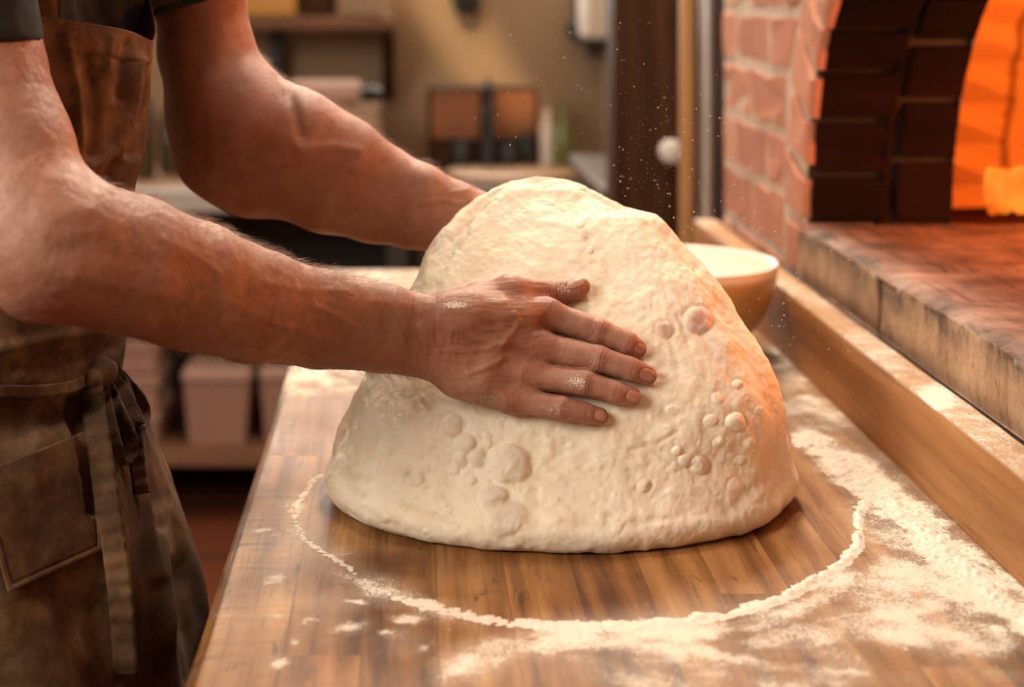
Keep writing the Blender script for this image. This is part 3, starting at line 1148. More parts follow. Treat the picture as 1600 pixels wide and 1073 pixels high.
# ================================================================ far kitchen, out of focus
def pbox(x0, y0, x1, y1, Y, depth, bevel=0.004):
    """A box whose front face spans those pixels at distance Y and reaches back by depth."""
    a, c = P(x0, y0, Y), P(x1, y1, Y)
    return (min(a[0], c[0]), Y, min(a[2], c[2])), (max(a[0], c[0]), Y + depth, max(a[2], c[2])), bevel


def thing_box(name, box, m, label, cat, group=None):
    return tag(MB().box(*box).build(name, m), label, cat, group)


# left counter: worktop on an open frame with a low shelf
CZ = 0.86
ct = empty('kitchen_counter', (-0.6, 4.5, 0))
tag(ct, 'long kitchen counter with a tan worktop and open lower shelf along the back wall', 'counter')
MB().box((-1.9, 4.2, CZ - 0.012), (0.02, 4.86, CZ), 0.003).build('worktop', M['worktop'], ct)
MB().box((-1.9, 4.18, CZ - 0.055), (0.02, 4.215, CZ + 0.0005), 0.004).build('edge_strip', M['worktop_edge'], ct)
MB().box((-1.9, 4.22, 0.155), (0.02, 4.84, 0.195), 0.004).build('lower_shelf', M['shelf_wood'], ct)
MB().box((-1.9, 4.82, 0.195), (0.02, 4.86, CZ - 0.012)).build('back_panel', M['counter_dark'], ct)
for x in (-1.86, -1.0, -0.06):
    for y in (4.22, 4.78):
        MB().box((x, y, 0), (x + 0.06, y + 0.06, 0.155), 0.004).build('leg', M['counter_dark'], ct)
        MB().box((x, y, 0.195), (x + 0.06, y + 0.06, CZ - 0.055), 0.004).build('post', M['counter_dark'], ct)
MB().box((-1.9, 4.84, 0.0), (0.02, 4.87, 0.155)).build('kick_board', M['counter_dark'], ct)


def tub(x0, x1, y0, Y, label):
    t_ = empty('storage_tub', (P((x0 + x1) / 2, 0, Y)[0], Y + 0.11, 0.195))
    tag(t_, label, 'tub', 'storage tubs on the low shelf')
    cxx = P((x0 + x1) / 2, 0, Y)[0]
    w = (x1 - x0) * Y / F / 2
    zt = P(0, y0, Y)[2]
    ring = lambda z, s: [(cxx + a * w * s, Y + 0.11 + c * 0.11 * s, z) for a, c in ((-1, -1), (1, -1), (1, 1), (-1, 1))]
    V_ = ring(0.1955, 0.80) + ring(zt - 0.035, 0.94)
    f_ = [(3, 2, 1, 0), (4, 5, 6, 7)] + [(i, (i + 1) % 4, 4 + (i + 1) % 4, 4 + i) for i in range(4)]
    MB().add(V_, f_).build('tub_body', M['tub'], t_)
    MB().box((cxx - w, Y, zt - 0.034), (cxx + w, Y + 0.22, zt), 0.008).build('lid', M['tub_lid'], t_)


tub(283, 392, 578, 4.26, 'pinkish beige lidded tub in the middle of the low shelf')
tub(404, 505, 576, 4.28, 'pinkish beige lidded tub beside the bench edge on the low shelf')
for i, (y0, y1, lb) in enumerate(((640, 702, 'beige shallow bin at the bottom of the stack behind the apron'), (588, 638, 'beige shallow bin in the middle of the stack behind the apron'), (535, 586, 'beige shallow bin on top of the stack behind the apron'))):
    z_lo = P(0, y1, 4.26)[2]
    x0_, x1_ = P(150, 0, 4.26)[0], P(246, 0, 4.26)[0]
    zz0 = 0.1955 + i * 0.0905
    tag(MB().box((x0_, 4.26, zz0), (x1_, 4.5, zz0 + 0.08), 0.008).box((x0_ - 0.006, 4.254, zz0 + 0.06), (x1_ + 0.006, 4.506, zz0 + 0.09), 0.004).build('storage_bin', M['tub']), lb, 'bin', 'stacked bins on the low shelf')


def jar(px, y_top, w, Y, m, label):
    x = P(px, 0, Y)[0]
    zt = P(0, y_top, Y)[2]
    r_ = w * Y / F / 2
    o_ = MB().lathe([(0, 0), (r_ * 0.9, 0), (r_, 0.01), (r_, (zt - CZ) * 0.78), (r_ * 0.72, (zt - CZ) * 0.86), (r_ * 0.72, zt - CZ - 0.004), (r_ * 0.68, zt - CZ), (0, zt - CZ)], (x, Y, CZ + 0.0006), 24).build('storage_jar', m, smooth=True)
    tag(o_, label, 'jar', 'jars on the kitchen counter')


jar(222, 150, 44, 4.5, M['jar'], 'dark brown jar nearest the apron on the counter')
jar(268, 168, 40, 4.58, M['jar'], 'dark brown jar between the apron and the far arm')
jar(310, 150, 40, 4.52, M['green_glass'], 'olive green jar just behind the far elbow')
# pale storage box and black pan on the counter, under the shelf
bx = empty('storage_box', (P(540, 0, 4.5)[0], 4.6, CZ))
tag(bx, 'pale storage box with a white lid on the counter behind the far forearm', 'box')
lo, hi, bv = pbox(452, 160, 592, 263, 4.5, 0.25)
MB().box((lo[0], lo[1], CZ + 0.0006), hi, 0.01).build('box_body', M['cream_box'], bx)
lo, hi, bv = pbox(446, 132, 560, 160, 4.48, 0.28)
MB().box(lo, hi, 0.01).build('lid', M['tub_lid'], bx)
o_ = MB().lathe([(0, 0), (0.026, 0), (0.03, 0.006), (0.03, 0.03), (0.02, 0.04), (0, 0.042)], P(580, 158, 4.55) + (0, 0, 0.0), 20).build('small_tin', M['black'], smooth=True)
lo = P(580, 158, 4.55)
tag(o_, 'small black tin on the end of the pale storage box', 'tin')
# wall shelf with boxes
sh = empty('wall_shelf', (P(470, 30, 4.95)[0], 5.05, P(0, 42, 4.9)[2]))
tag(sh, 'brown wooden wall shelf on dark brackets above the counter', 'shelf')
lo, hi, bv = pbox(330, 26, 612, 46, 4.85, 0.34)
MB().box(lo, hi, 0.004).build('shelf_board', M['shelf_wood'], sh)
for x0, x1 in ((420, 440),):
    lo, hi, bv = pbox(x0, 46, x1, 150, 5.08, 0.11)
    MB().box(lo, hi, 0.003).build('bracket', M['dark_metal'], sh)
b = MB()
lo, hi, bv = pbox(596, 20, 616, 46, 4.9, 0.29)
a_, c_ = P(598, 46, 5.0), P(614, 160, 5.0)
zt_ = P(0, 46, 4.86)[2]
b.prism([(5.19, zt_), (4.87, zt_), (5.10, c_[2]), (5.19, c_[2])], P(597, 0, 5.0)[0], P(616, 0, 5.0)[0], 0)
b.build('bracket', M['door_wood'], sh)
zt_ = P(0, 26, 4.85)[2] + 0.0006
a_ = P(330, 0, 4.88)[0]
thing_box('wooden_box', ((a_, 4.9, zt_), (P(462, 0, 4.88)[0], 5.1, zt_ + 0.14), 0.006), M['yellow_box'], 'mustard yellow wooden box on the wall shelf', 'box')
thing_box('carton', ((P(528, 0, 4.88)[0], 4.9, zt_), (P(600, 0, 4.88)[0], 5.08, zt_ + 0.16), 0.006), M['cream_box'], 'cream carton at the bracket end of the wall shelf', 'carton')
thing_box('carton', ((P(466, 0, 4.88)[0], 4.93, zt_), (P(522, 0, 4.88)[0], 5.08, zt_ + 0.11), 0.006), M['door_wood'], 'dark brown carton between the yellow box and the cream carton', 'carton')
# right part of the far kitchen: dark counter with a board, panelled box, pots
dc = empty('stone_counter', (0.25, 4.5, 0))
tag(dc, 'dark counter with a stone worktop below the panelled wooden box', 'counter')
MB().box((0.03, 4.22, 0.0), (0.595, 4.86, CZ - 0.03)).build('cabinet', M['counter_dark'], dc)
MB().box((0.025, 4.2, CZ - 0.03), (0.597, 4.86, CZ), 0.003).build('worktop', M['dark_top'], dc)
dr = empty('dark_side_cabinet', (0.48, 3.85, 0))
tag(dr, 'dark cabinet beside the tall brown cupboard', 'cabinet')
MB().box((0.42, 3.44, 0.0), (0.595, 4.195, 0.92)).build('cabinet_body', M['counter_dark'], dr)
MB().box((0.40, 3.43, 0.92), (0.597, 4.197, 0.95), 0.003).build('cabinet_top', M['dark_top'], dr)
o_ = MB().lathe([(0, 0), (0.172, 0), (0.178, 0.004), (0.178, 0.016), (0.172, 0.02), (0, 0.02)], (P(800, 0, 4.48)[0], 4.48, CZ + 0.0006), 48).build('cutting_board', M['board_wood'], smooth=True)
tag(o_, 'round pale wooden board lying on the dark stone counter', 'cutting board')
cr = empty('panelled_box', (P(755, 0, 4.7)[0], 4.76, CZ))
tag(cr, 'wooden box with two orange brown panels on the dark counter', 'box')
lo, hi, bv = pbox(668, 136, 842, 262, 4.72, 0.12)
MB().box((lo[0], lo[1], CZ + 0.0006), hi, 0.004).build('box_body', M['door_wood'], cr)
for x0, x1 in ((674, 750), (768, 836)):
    lo, hi, bv = pbox(x0, 142, x1, 216, 4.712, 0.012)
    MB().box(lo, hi, 0.003).build('panel', M['crate_wood'], cr)
# tall dark pepper mill and pots in front of it
x, z0_ = P(763, 0, 4.6)[0], CZ + 0.0006
ht = P(0, 122, 4.6)[2] - z0_
pr = [(0, 0), (0.026, 0), (0.027, 0.01), (0.019, ht * 0.3), (0.015, ht * 0.5), (0.020, ht * 0.68), (0.012, ht * 0.74), (0.018, ht * 0.82), (0.017, ht * 0.92), (0.006, ht * 0.95), (0.007, ht), (0, ht)]
tag(MB().lathe(pr, (x, 4.6, z0_), 24).build('pepper_mill', M['dark_metal'], smooth=True), 'tall dark pepper mill in front of the panelled box', 'pepper mill')
for px0, w, yt, Y, lb in ((722, 34, 216, 4.62, 'small dark pot left of the pepper mill'), (795, 36, 220, 4.62, 'small dark pot right of the pepper mill'), (822, 26, 212, 4.66, 'small dark pot nearest the olive bottle')):
    xx = P(px0, 0, Y)[0]
    hh = P(0, yt, Y)[2] - CZ
    rr = w * Y / F / 2
    tag(MB().lathe([(0, 0), (rr * .8, 0), (rr, hh * .3), (rr, hh * .75), (rr * .8, hh * .85), (rr * .85, hh), (rr * .7, hh), (rr * .65, hh * .85), (0, hh * .8)], (xx, Y, CZ + 0.0006), 24).build('pot', M['dark_metal'], smooth=True), lb, 'pot', 'dark pots on the stone counter')
xx, hh, rr = P(880, 0, 4.6)[0], P(0, 160, 4.6)[2] - CZ, 0.026
tag(MB().lathe([(0, 0), (rr * .95, 0), (rr, .006), (rr, hh * .58), (rr * .4, hh * .76), (rr * .36, hh * .96), (rr * .44, hh * .965), (rr * .44, hh), (0, hh)], (xx, 4.6, CZ + 0.0006), 28).build('bottle', M['green_glass'], smooth=True), 'olive green bottle on the dark counter right of the panelled box', 'bottle')
xx, hh, rr = P(855, 0, 4.64)[0], P(0, 172, 4.64)[2] - CZ, 0.02
tag(MB().lathe([(0, 0), (rr * .95, 0), (rr, .006), (rr, hh * .7), (rr * .5, hh * .85), (rr * .5, hh), (0, hh)], (xx, 4.64, CZ + 0.0006), 24).build('bottle', M['white_paint'], smooth=True), 'pale bottle between the panelled box and the olive bottle', 'bottle')
# wall dispenser, its pipe, a hanging ladle
dp = empty('wall_dispenser', (P(935, 0, 4.9)[0], 5.1, P(0, 66, 4.9)[2]))
tag(dp, 'white wall mounted dispenser beside the tall brown cupboard', 'dispenser')
lo, hi, bv = pbox(913, -60, 956, 62, 4.95, 0.25)
MB().box(lo, hi, 0.012).build('housing', M['white_paint'], dp)
lo, hi, bv = pbox(911, 60, 958, 70, 4.96, 0.24)
MB().box(lo, hi, 0.004).build('drip_tray', M['dark_metal'], dp)
x_, z_ = P(930, 84, 5.0)[0], P(0, 92, 5.0)[2]
MB().lathe([(0, 0), (0.012, 0), (0.012, 0.04), (0, 0.04)], (x_, 5.1, z_), 14).build('spout', M['dark_metal'], dp)
b = MB().tube([P(903, -80, 5.16), P(903, 40, 5.16)], 0.014, 12)
b.lathe([(0, -.02), (.028, -.02), (.032, 0), (.028, .02), (0, .02)], P(901, 46, 5.16), 16)
o_ = b.build('hanging_ladle', M['dark_metal'], smooth=True)
tag(o_, 'dark ladle hanging beside the white dispenser', 'ladle')
b = MB().tube([P(729, -90, 5.1), P(729, -12, 5.1)], 0.01, 10)
b.lathe([(0, -.035), (.03, -.03), (.044, 0), (.046, .03), (.04, .035), (.036, .02), (0, -.02)], P(729, 6, 5.1), 24)
tag(b.build('hanging_ladle', M['black'], smooth=True), 'black ladle hanging on the bare beige wall', 'ladle')
# tall cupboard with a white knob, golden post and steel pipe next to the brick
cb = empty('tall_cupboard', (0.47, 3.36, 0))
tag(cb, 'tall dark brown cupboard with a white knob between the wall and the post', 'cupboard')
MB().box((0.405, 3.30, 0), (0.595, 3.42, 2.4), 0.004).build('cupboard_body', M['door_wood'], cb)
dr_ = MB().box((0.425, 3.285, 0.1), (0.575, 3.3, 2.3), 0.004).build('door', M['door_wood'], cb)
x_, y_, z_ = P(1047, 236, 3.27)
MB().lathe([(0, 0), (0.008, 0), (0.009, 0.008), (0.02, 0.014), (0.024, 0.024), (0.02, 0.034), (0, 0.037)], (x_, 3.285, z_), 24, axis=1).build('knob', M['white_paint'], dr_)
tag(MB().box((P(1066, 0, 3.0)[0], 3.0, 0), (P(1086, 0, 3.0)[0], 3.04, RZ), 0.004).build('trim_1', M['post_wood']), 'golden brown wooden post between the cupboard and the steel pipe', kind='structure')
x_ = P(1107, 0, 2.86)[0]
pp = empty('steel_pipe', (x_, 2.86, 0))
tag(pp, 'upright grey steel pipe beside the end of the brick wall', 'pipe')
MB().tube([(x_, 2.86, 0), (x_, 2.86, RZ)], 0.0165, 28).build('tube', M['steel'], pp, smooth=True)
for z_ in (0.6, 1.9):
    MB().tube([(x_, 2.86, z_), (x_, 2.86, z_ + 0.025)], 0.0195, 24).build('clamp', M['dark_metal'], pp, smooth=True)
tag(MB().box((0.545, 2.775, 0), (0.60, 3.28, RZ)).build('wall_side', M['door_wood']), 'dark brown boarded wall end behind the steel pipe', kind='structure')
# ================================================================ the dough
def dough_mat():
    n = N('raw_bread_dough')
    p = n.obj()
    big = n.noise(p, 22, 5, 0.6)
    mid = n.noise(p, 120, 5, 0.65)
    fine = n.noise(p, 700, 4, 0.7)
    c = n.ramp(big, [(0.3, (0.80, 0.675, 0.49)), (0.5, (0.86, 0.755, 0.585)), (0.72, (0.90, 0.82, 0.68))])
    c = n.mix(n.ramp(fine, [(0.55, 0.0), (0.8, 0.28)]), c, (0.93, 0.87, 0.76))
    c = n.mix(n.ramp(mid, [(0.58, 0.0), (0.74, 0.30)]), c, (0.66, 0.50, 0.31))
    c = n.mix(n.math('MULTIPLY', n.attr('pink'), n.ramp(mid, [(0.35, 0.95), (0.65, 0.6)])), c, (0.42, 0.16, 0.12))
    c = n.mix(n.math('MULTIPLY', n.attr('pit_shade'), 0.5), c, (0.52, 0.37, 0.2))  # shade of pits and blister edges put into the colour
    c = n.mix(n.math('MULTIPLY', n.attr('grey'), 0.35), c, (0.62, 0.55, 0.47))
    h = n.math('ADD', n.math('MULTIPLY', mid, 1.0), n.math('MULTIPLY', fine, 0.25))
    return n.done(c, 0.56, n.bump(h, 0.42, 0.0020), sss=0.22, sss_r=(1.0, 0.55, 0.28), sss_s=0.010, spec=0.35)


M['dough'] = dough_mat()
D_YC, D_LEAN, D_DF, D_DB = 1.50, 0.06, 0.172, 0.052
_left = [(512, 752), (514, 725), (520, 690), (530, 660), (545, 630), (562, 598), (580, 565), (600, 530), (622, 490), (640, 455), (652, 430), (668, 396), (690, 360), (718, 328), (745, 308), (770, 295), (800, 284), (822, 279), (840, 277.5)]
_right = [(1238, 700), (1237, 680), (1230, 645), (1216, 608), (1200, 573), (1176, 530), (1152, 492), (1132, 458), (1118, 436), (1100, 412), (1080, 394), (1064, 378), (1052, 362), (1040, 346), (1028, 336), (1010, 332), (985, 326), (965, 318), (940, 304), (915, 292), (890, 284), (866, 279.5), (840, 277.5)]


def _zt_of(pts):
    out = []
    for x, y in pts:
        z = 0.1
        for _ in range(30):
            yc = D_YC + D_LEAN * max(z, 0) / 0.285
            z = (H - TZ) - (y - VY) * yc / F
        out.append((z, (x - VX) * (D_YC + D_LEAN * max(z, 0) / 0.285) / F))
    out.sort()
    return np.array(out)


DL, DR = _zt_of(_left), _zt_of(_right)
D_TOP = min(DL[-1, 0], DR[-1, 0])


def dough_build():
    nu, nv = 760, 430
    s = np.linspace(0, 1, nv)
    t = np.where(s < 0.5, s * 1.16, 0)                 # more rings near the top
    t = 1 - (1 - s) ** 1.55
    z = t * D_TOP
    xl = np.interp(z, DL[:, 0], DL[:, 1])
    xr = np.interp(z, DR[:, 0], DR[:, 1])
    k = np.array([0.04, 0.10, 0.16, 0.22, 0.2, 0.16, 0.08, 0.04])

    def smooth(a):
        ext = np.concatenate([np.full(6, a[0]), a, np.full(6, a[-1])])
        w = np.exp(-np.linspace(-2, 2, 13) ** 2)
        return np.convolve(ext, w / w.sum(), 'valid')
    xl, xr = smooth(xl), smooth(xr)
    top_ = 0.5 * (DL[-1, 1] + DR[-1, 1])
    close = np.sqrt(np.clip(1 - (np.clip((t - 0.985) / 0.015, 0, 1)) ** 2, 0, 1))
    xl = top_ + (xl - top_) * close
    xr = top_ + (xr - top_) * close
    xc, wx = (xl + xr) / 2, np.maximum((xr - xl) / 2, 1e-5)
    yc = D_YC + D_LEAN * t
    df = D_DF * np.clip(1 - t ** 1.6, 0, 1) ** 0.85
    df = np.maximum(df, 0.020 * np.sqrt(np.clip(1 - t ** 6, 0, 1))) * np.sqrt(np.clip(1 - t ** 24, 0, 1)) * close
    db = D_DB * (1 - 0.35 * t) * np.sqrt(np.clip(1 - t ** 6, 0, 1)) * close
    th = np.linspace(0, 2 * PI, nu, endpoint=False)
    # spend most columns on the front face
    th = PI + th
    th = np.where(th < 2 * PI, PI + (th - PI), th)
    u = np.linspace(0, 1, nu, endpoint=False)
    th = np.where(u < 0.78, PI + PI * u / 0.78, PI * (u - 0.78) / 0.22)
    c, sn = np.cos(th), np.sin(th)
    n_exp = (np.where(c < 0, 2.25, 2.0)[None] + 0.9 * sstep(0.05, 0.45, t)[:, None]) * np.ones((nv, nu))
    n_exp = np.where(sn[None] > 0, 2.2, n_exp)
    ex = np.sign(c)[None] * np.abs(c)[None] ** (2 / n_exp)
    ey = np.sign(sn)[None] * np.abs(sn)[None] ** (2 / n_exp)
    # lip and sag at the foot
    lipin = 0.016 * (1 - np.sqrt(np.clip(1 - np.clip(1 - z / 0.024, 0, 1) ** 2, 0, 1)))
    X = xc[:, None] + (wx - lipin)[:, None] * ex
    Yy = yc[:, None] + np.where(ey < 0, (df - lipin)[:, None], (db - 0.4 * lipin)[:, None]) * ey
    Z = np.repeat(z[:, None], nu, 1) + TZ + 0.0004
    # the foot of the sheet follows the table less tidily
    V = np.stack([X.ravel(), Yy.ravel(), Z.ravel()], -1)
    Q = grid_faces(nu, nv, True)
    nrm = vert_normals(V, Q)
    if nrm[(nv // 3) * nu + int(nu * 0.39)][1] > 0:
        Q = Q[:, ::-1]
        nrm = -nrm
    px, py = to_px(V)
    front = sstep(-0.15, 0.25, -nrm[:, 1] + 0.35 * nrm[:, 2])
    zz = V[:, 2] - TZ
    foot = sstep(0.004, 0.03, zz)
    d = np.zeros(len(V))
    # slightly hollow above the thick lower lip, and inside the thick rim all round
    d += -0.0085 * np.exp(-((zz - 0.062) / 0.026) ** 2) * front + 0.0035 * np.exp(-((zz - 0.018) / 0.012) ** 2) * front
    rim = np.abs(ex).ravel()
    d += -0.004 * np.exp(-((rim - 0.90) / 0.05) ** 2) * front * (zz < 0.27)
    d += 0.0030 * fbm(V, 16, 3, 51) + 0.0016 * fbm(V, 42, 3, 52)
    ridged = 1 - np.abs(fbm(V * (1.0, 1.0, 0.8), 85, 3, 53))
    d += 0.0009 * fbm(V, 130, 3, 54) * foot + 0.0007 * (ridged - 0.8) * front
    lower = sstep(560, 690, py)
    d += 0.0016 * lower * front * fbm(V, 60, 4, 55)
    # stretch marks fanning from the hand to the right-hand edge
    ang = np.arctan2(py - 330, px - 1000)
    rad = np.hypot(px - 1000, py - 330)
    fan = sstep(985, 1090, px) * sstep(420, 500, py) * (1 - sstep(690, 740, py))
    q3 = np.stack([ang * 9.0, rad * 0.011, np.zeros(len(V))], -1)
    d += 0.0016 * fan * front * fbm(q3, 1.5, 2, 61)
    # crease lines top left, and the folds along the upper edge
    pit_shade = np.zeros(len(V))
    grey = np.zeros(len(V))
    pink = np.zeros(len(V))
    for pts, w, a in (([(700, 372), (722, 352), (745, 330), (772, 312)], 4, -0.0022), ([(716, 385), (730, 362)], 5, -0.0018), ([(690, 410), (702, 392)], 4, -0.0016),
                      ([(770, 318), (800, 302), (840, 296), (900, 300)], 7, 0.0012), ([(640, 505), (655, 475)], 4, -0.0013), ([(590, 640), (604, 618)], 5, -0.0015), ([(566, 690), (578, 668)], 5, -0.0018),
                      ([(668, 640), (660, 628)], 4, -0.0014), ([(1098, 430), (1112, 448), (1118, 470)], 4, 0.0016), ([(1070, 420), (1094, 426)], 4, 0.001), ([(985, 700), (1030, 690), (1062, 672)], 4, -0.0012),
                      ([(1012, 690), (1052, 722)], 4, -0.0012), ([(880, 815), (960, 824), (1060, 806)], 7, -0.0010),
                      ([(640, 790), (720, 822)], 5, -0.001), ([(1140, 800), (1205, 745), (1216, 690)], 9, -0.002), ([(532, 735), (560, 790), (620, 822)], 8, -0.0016)):
        dd, tt = poly_dist(px, py, pts)
        g = np.exp(-(dd / w) ** 2) * front
        d += a * g
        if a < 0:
            pit_shade = np.maximum(pit_shade, 0.35 * g)
    # gas blisters (+) and burst pits (-): x, y, radius, height in mm
    feats = [(795, 724, 36, 8.0), (770, 775, 22, 4.6), (792, 811, 30, 3.0), (705, 663, 17, 3.4), (725, 689, 18, 4.0), (716, 716, 13, 2.8), (703, 731, 12, 2.4), (735, 749, 9, 2.6),
             (640, 745, 15, 3.0), (625, 738, 11, -2.2), (690, 775, 9, -1.6), (660, 760, 8, -1.3), (745, 712, 16, 3.0), (1153, 658, 17, 5.0), (1101, 725, 17, 5.2), (1078, 716, 13, 3.4), (1062, 702, 9, 2.4),
             (1010, 757, 13, 2.8), (996, 762, 7, -1.4), (1128, 690, 10, 2.0), (1155, 598, 8, 2.2), (1122, 622, 11, 1.8), (1180, 690, 11, 1.7), (915, 376, 9, -2.0), (906, 352, 8, 1.8), (922, 392, 7, 1.4), (898, 338, 7, -1.2),
             (1090, 499, 24, 4.0), (1037, 516, 15, 2.0), (1040, 700, 10, -1.4), (565, 775, 12, -1.6), (548, 745, 10, -1.4), (600, 700, 7, -1.0), (1158, 760, 14, 1.6), (1190, 640, 9, 1.3),
             (1112, 655, 12, 2.0), (1168, 720, 10, 1.6), (868, 740, 12, 1.2), (900, 700, 16, 1.3), (950, 720, 12, 1.2), (760, 690, 9, 1.6), (680, 712, 7, -1.1), (835, 760, 9, -1.0), (655, 735, 6, -1.0)]
    rs = np.random.default_rng(5)
    for _ in range(110):
        x, y = rs.uniform(530, 1225), rs.uniform(440, 845)
        feats.append((x, y, rs.uniform(3, 7), rs.choice([-1, 1], p=[0.55, 0.45]) * rs.uniform(0.3, 0.8)))
    for _ in range(60):
        x, y = rs.uniform(560, 1060), rs.uniform(640, 830)
        feats.append((x, y, rs.uniform(4, 11), rs.choice([-1, 1], p=[0.3, 0.7]) * rs.uniform(0.6, 1.6)))
    wx_, wy_ = fbm(V, 48, 2, 71), fbm(V, 48, 2, 72)
    for x, y, r, hmm in feats:
        q = np.hypot(px - x + 0.30 * r * wx_, (py - y) * 1.12 + 0.30 * r * wy_)
        near = (q < 2.2 * r) & (front > 0.2)
        qn = q[near] / r
        dome = np.clip(1 - np.minimum(qn, 1) ** 2, 0, 1) ** 0.8 if hmm > 0 else np.exp(-qn ** 2 * 1.6)
        edge = np.exp(-((qn - 1.05) / 0.22) ** 2)
        d[near] += hmm * 0.001 * (0.85 * dome - (0.16 if hmm > 0 else -0.12) * edge)
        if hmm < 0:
            pit_shade[near] = np.maximum(pit_shade[near], np.exp(-qn ** 2 * 2) * min(1, -hmm / 2))
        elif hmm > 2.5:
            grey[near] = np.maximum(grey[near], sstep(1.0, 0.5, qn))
            pit_shade[near] = np.maximum(pit_shade[near], 0.6 * edge * sstep(-0.3, 0.8, (px[near] - x) / r + 0.5 * (py[near] - y) / r))  # paints the shaded lower-right side of each large blister
    for x, y, r in ((1090, 499, 19), (1036, 516, 13)):
        pink = np.maximum(pink, np.exp(-(np.hypot((px - x), (py - y) * 0.9) / r) ** 2) * front)
    grey *= 1 - np.clip(pink * 2, 0, 1)
    d *= np.where(zz < 0.002, 0.25, 1)
    V = V + nrm * d[:, None]
    V[:, 2] = np.maximum(V[:, 2], TZ + 0.0004)
    # cap top pole and underside
    cap0, cap1 = len(V), len(V) + 1
    V = np.vstack([V, V[:nu].mean(0), V[-nu:].mean(0)])
    i = np.arange(nu)
    j = (i + 1) % nu
    tri0 = np.stack([j, i, np.full(nu, cap0)], -1)
    tri1 = np.stack([(nv - 1) * nu + i, (nv - 1) * nu + j, np.full(nu, cap1)], -1)
    z2 = np.zeros(2)
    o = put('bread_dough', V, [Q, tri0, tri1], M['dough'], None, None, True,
            {'pit_shade': np.concatenate([np.clip(pit_shade, 0, 1), z2]), 'pink': np.concatenate([pink, z2]), 'grey': np.concatenate([grey, z2])})
    tag(o, 'large pale slab of bread dough lifted on edge by the baker over the workbench', 'dough')
    V2 = V
    step = [tuple(int(a) for a in f) for f in Q[::1]]
    return BVHTree.FromPolygons([Vector(v) for v in V2[:-2]], step)


DOUGH = dough_build()
CAM_P = Vector((0, 0, H))


def surf(bvh, px, py, default):
    """Distance along the lens axis at which the pixel's ray meets a surface."""
    d = Vector(P(px, py, 1.0)) - CAM_P
    hit = bvh.ray_cast(CAM_P, d.normalized())
    return hit[0].y if hit[0] is not None else default
# ================================================================ the baker
def cone_d(p, a, b, ra, rb):
    ba = b - a
    t = np.clip(((p - a) @ ba) / (ba @ ba + 1e-12), 0, 1)
    return np.linalg.norm(p - a - t[:, None] * ba, axis=1) - (ra + (rb - ra) * t)


def smin(a, b, k):
    h = np.maximum(k - np.abs(a - b), 0) / k
    return np.minimum(a, b) - h * h * k * 0.25


class Chain:
    """A run of tapering round segments that belong to one limb or muscle."""

    def __init__(self, pts, radii, k=0.004, blend=0.012):
        self.p, self.r, self.k, self.blend = [np.asarray(q, float) for q in pts], radii, k, blend
        if len(self.p) == 1:
            self.p = [self.p[0], self.p[0] + (0, 0, 1e-5)]
            self.r = [radii[0], radii[0]]

    def d(self, q):
        out = None
        for i in range(len(self.p) - 1):
            c = cone_d(q, self.p[i], self.p[i + 1], self.r[i], self.r[i + 1])
            out = c if out is None else smin(out, c, self.k)
        return out


class Body:
    """Chains blended in order; fingers stay apart from one another and join the palm."""

    def __init__(self, chains, fingers=(), web=0.007, cut=None):
        self.c, self.f, self.web, self.cut = chains, fingers, web, cut

    def d(self, q, near=None):
        cs = self.c if near is None else [c for c in self.c if near[id(c)]]
        fs = self.f if near is None else [c for c in self.f if near[id(c)]]
        out = None
        for c in cs:
            v = c.d(q)
            out = v if out is None else smin(out, v, c.blend)
        fo = None
        for c in fs:
            v = c.d(q)
            fo = v if fo is None else smin(fo, v, 0.0012)
        if fo is not None:
            out = fo if out is None else smin(out, fo, self.web)
        if out is None:
            out = np.full(len(q), 1.0)
        if self.cut is not None:
            out = np.maximum(out, self.cut(q))
        return out


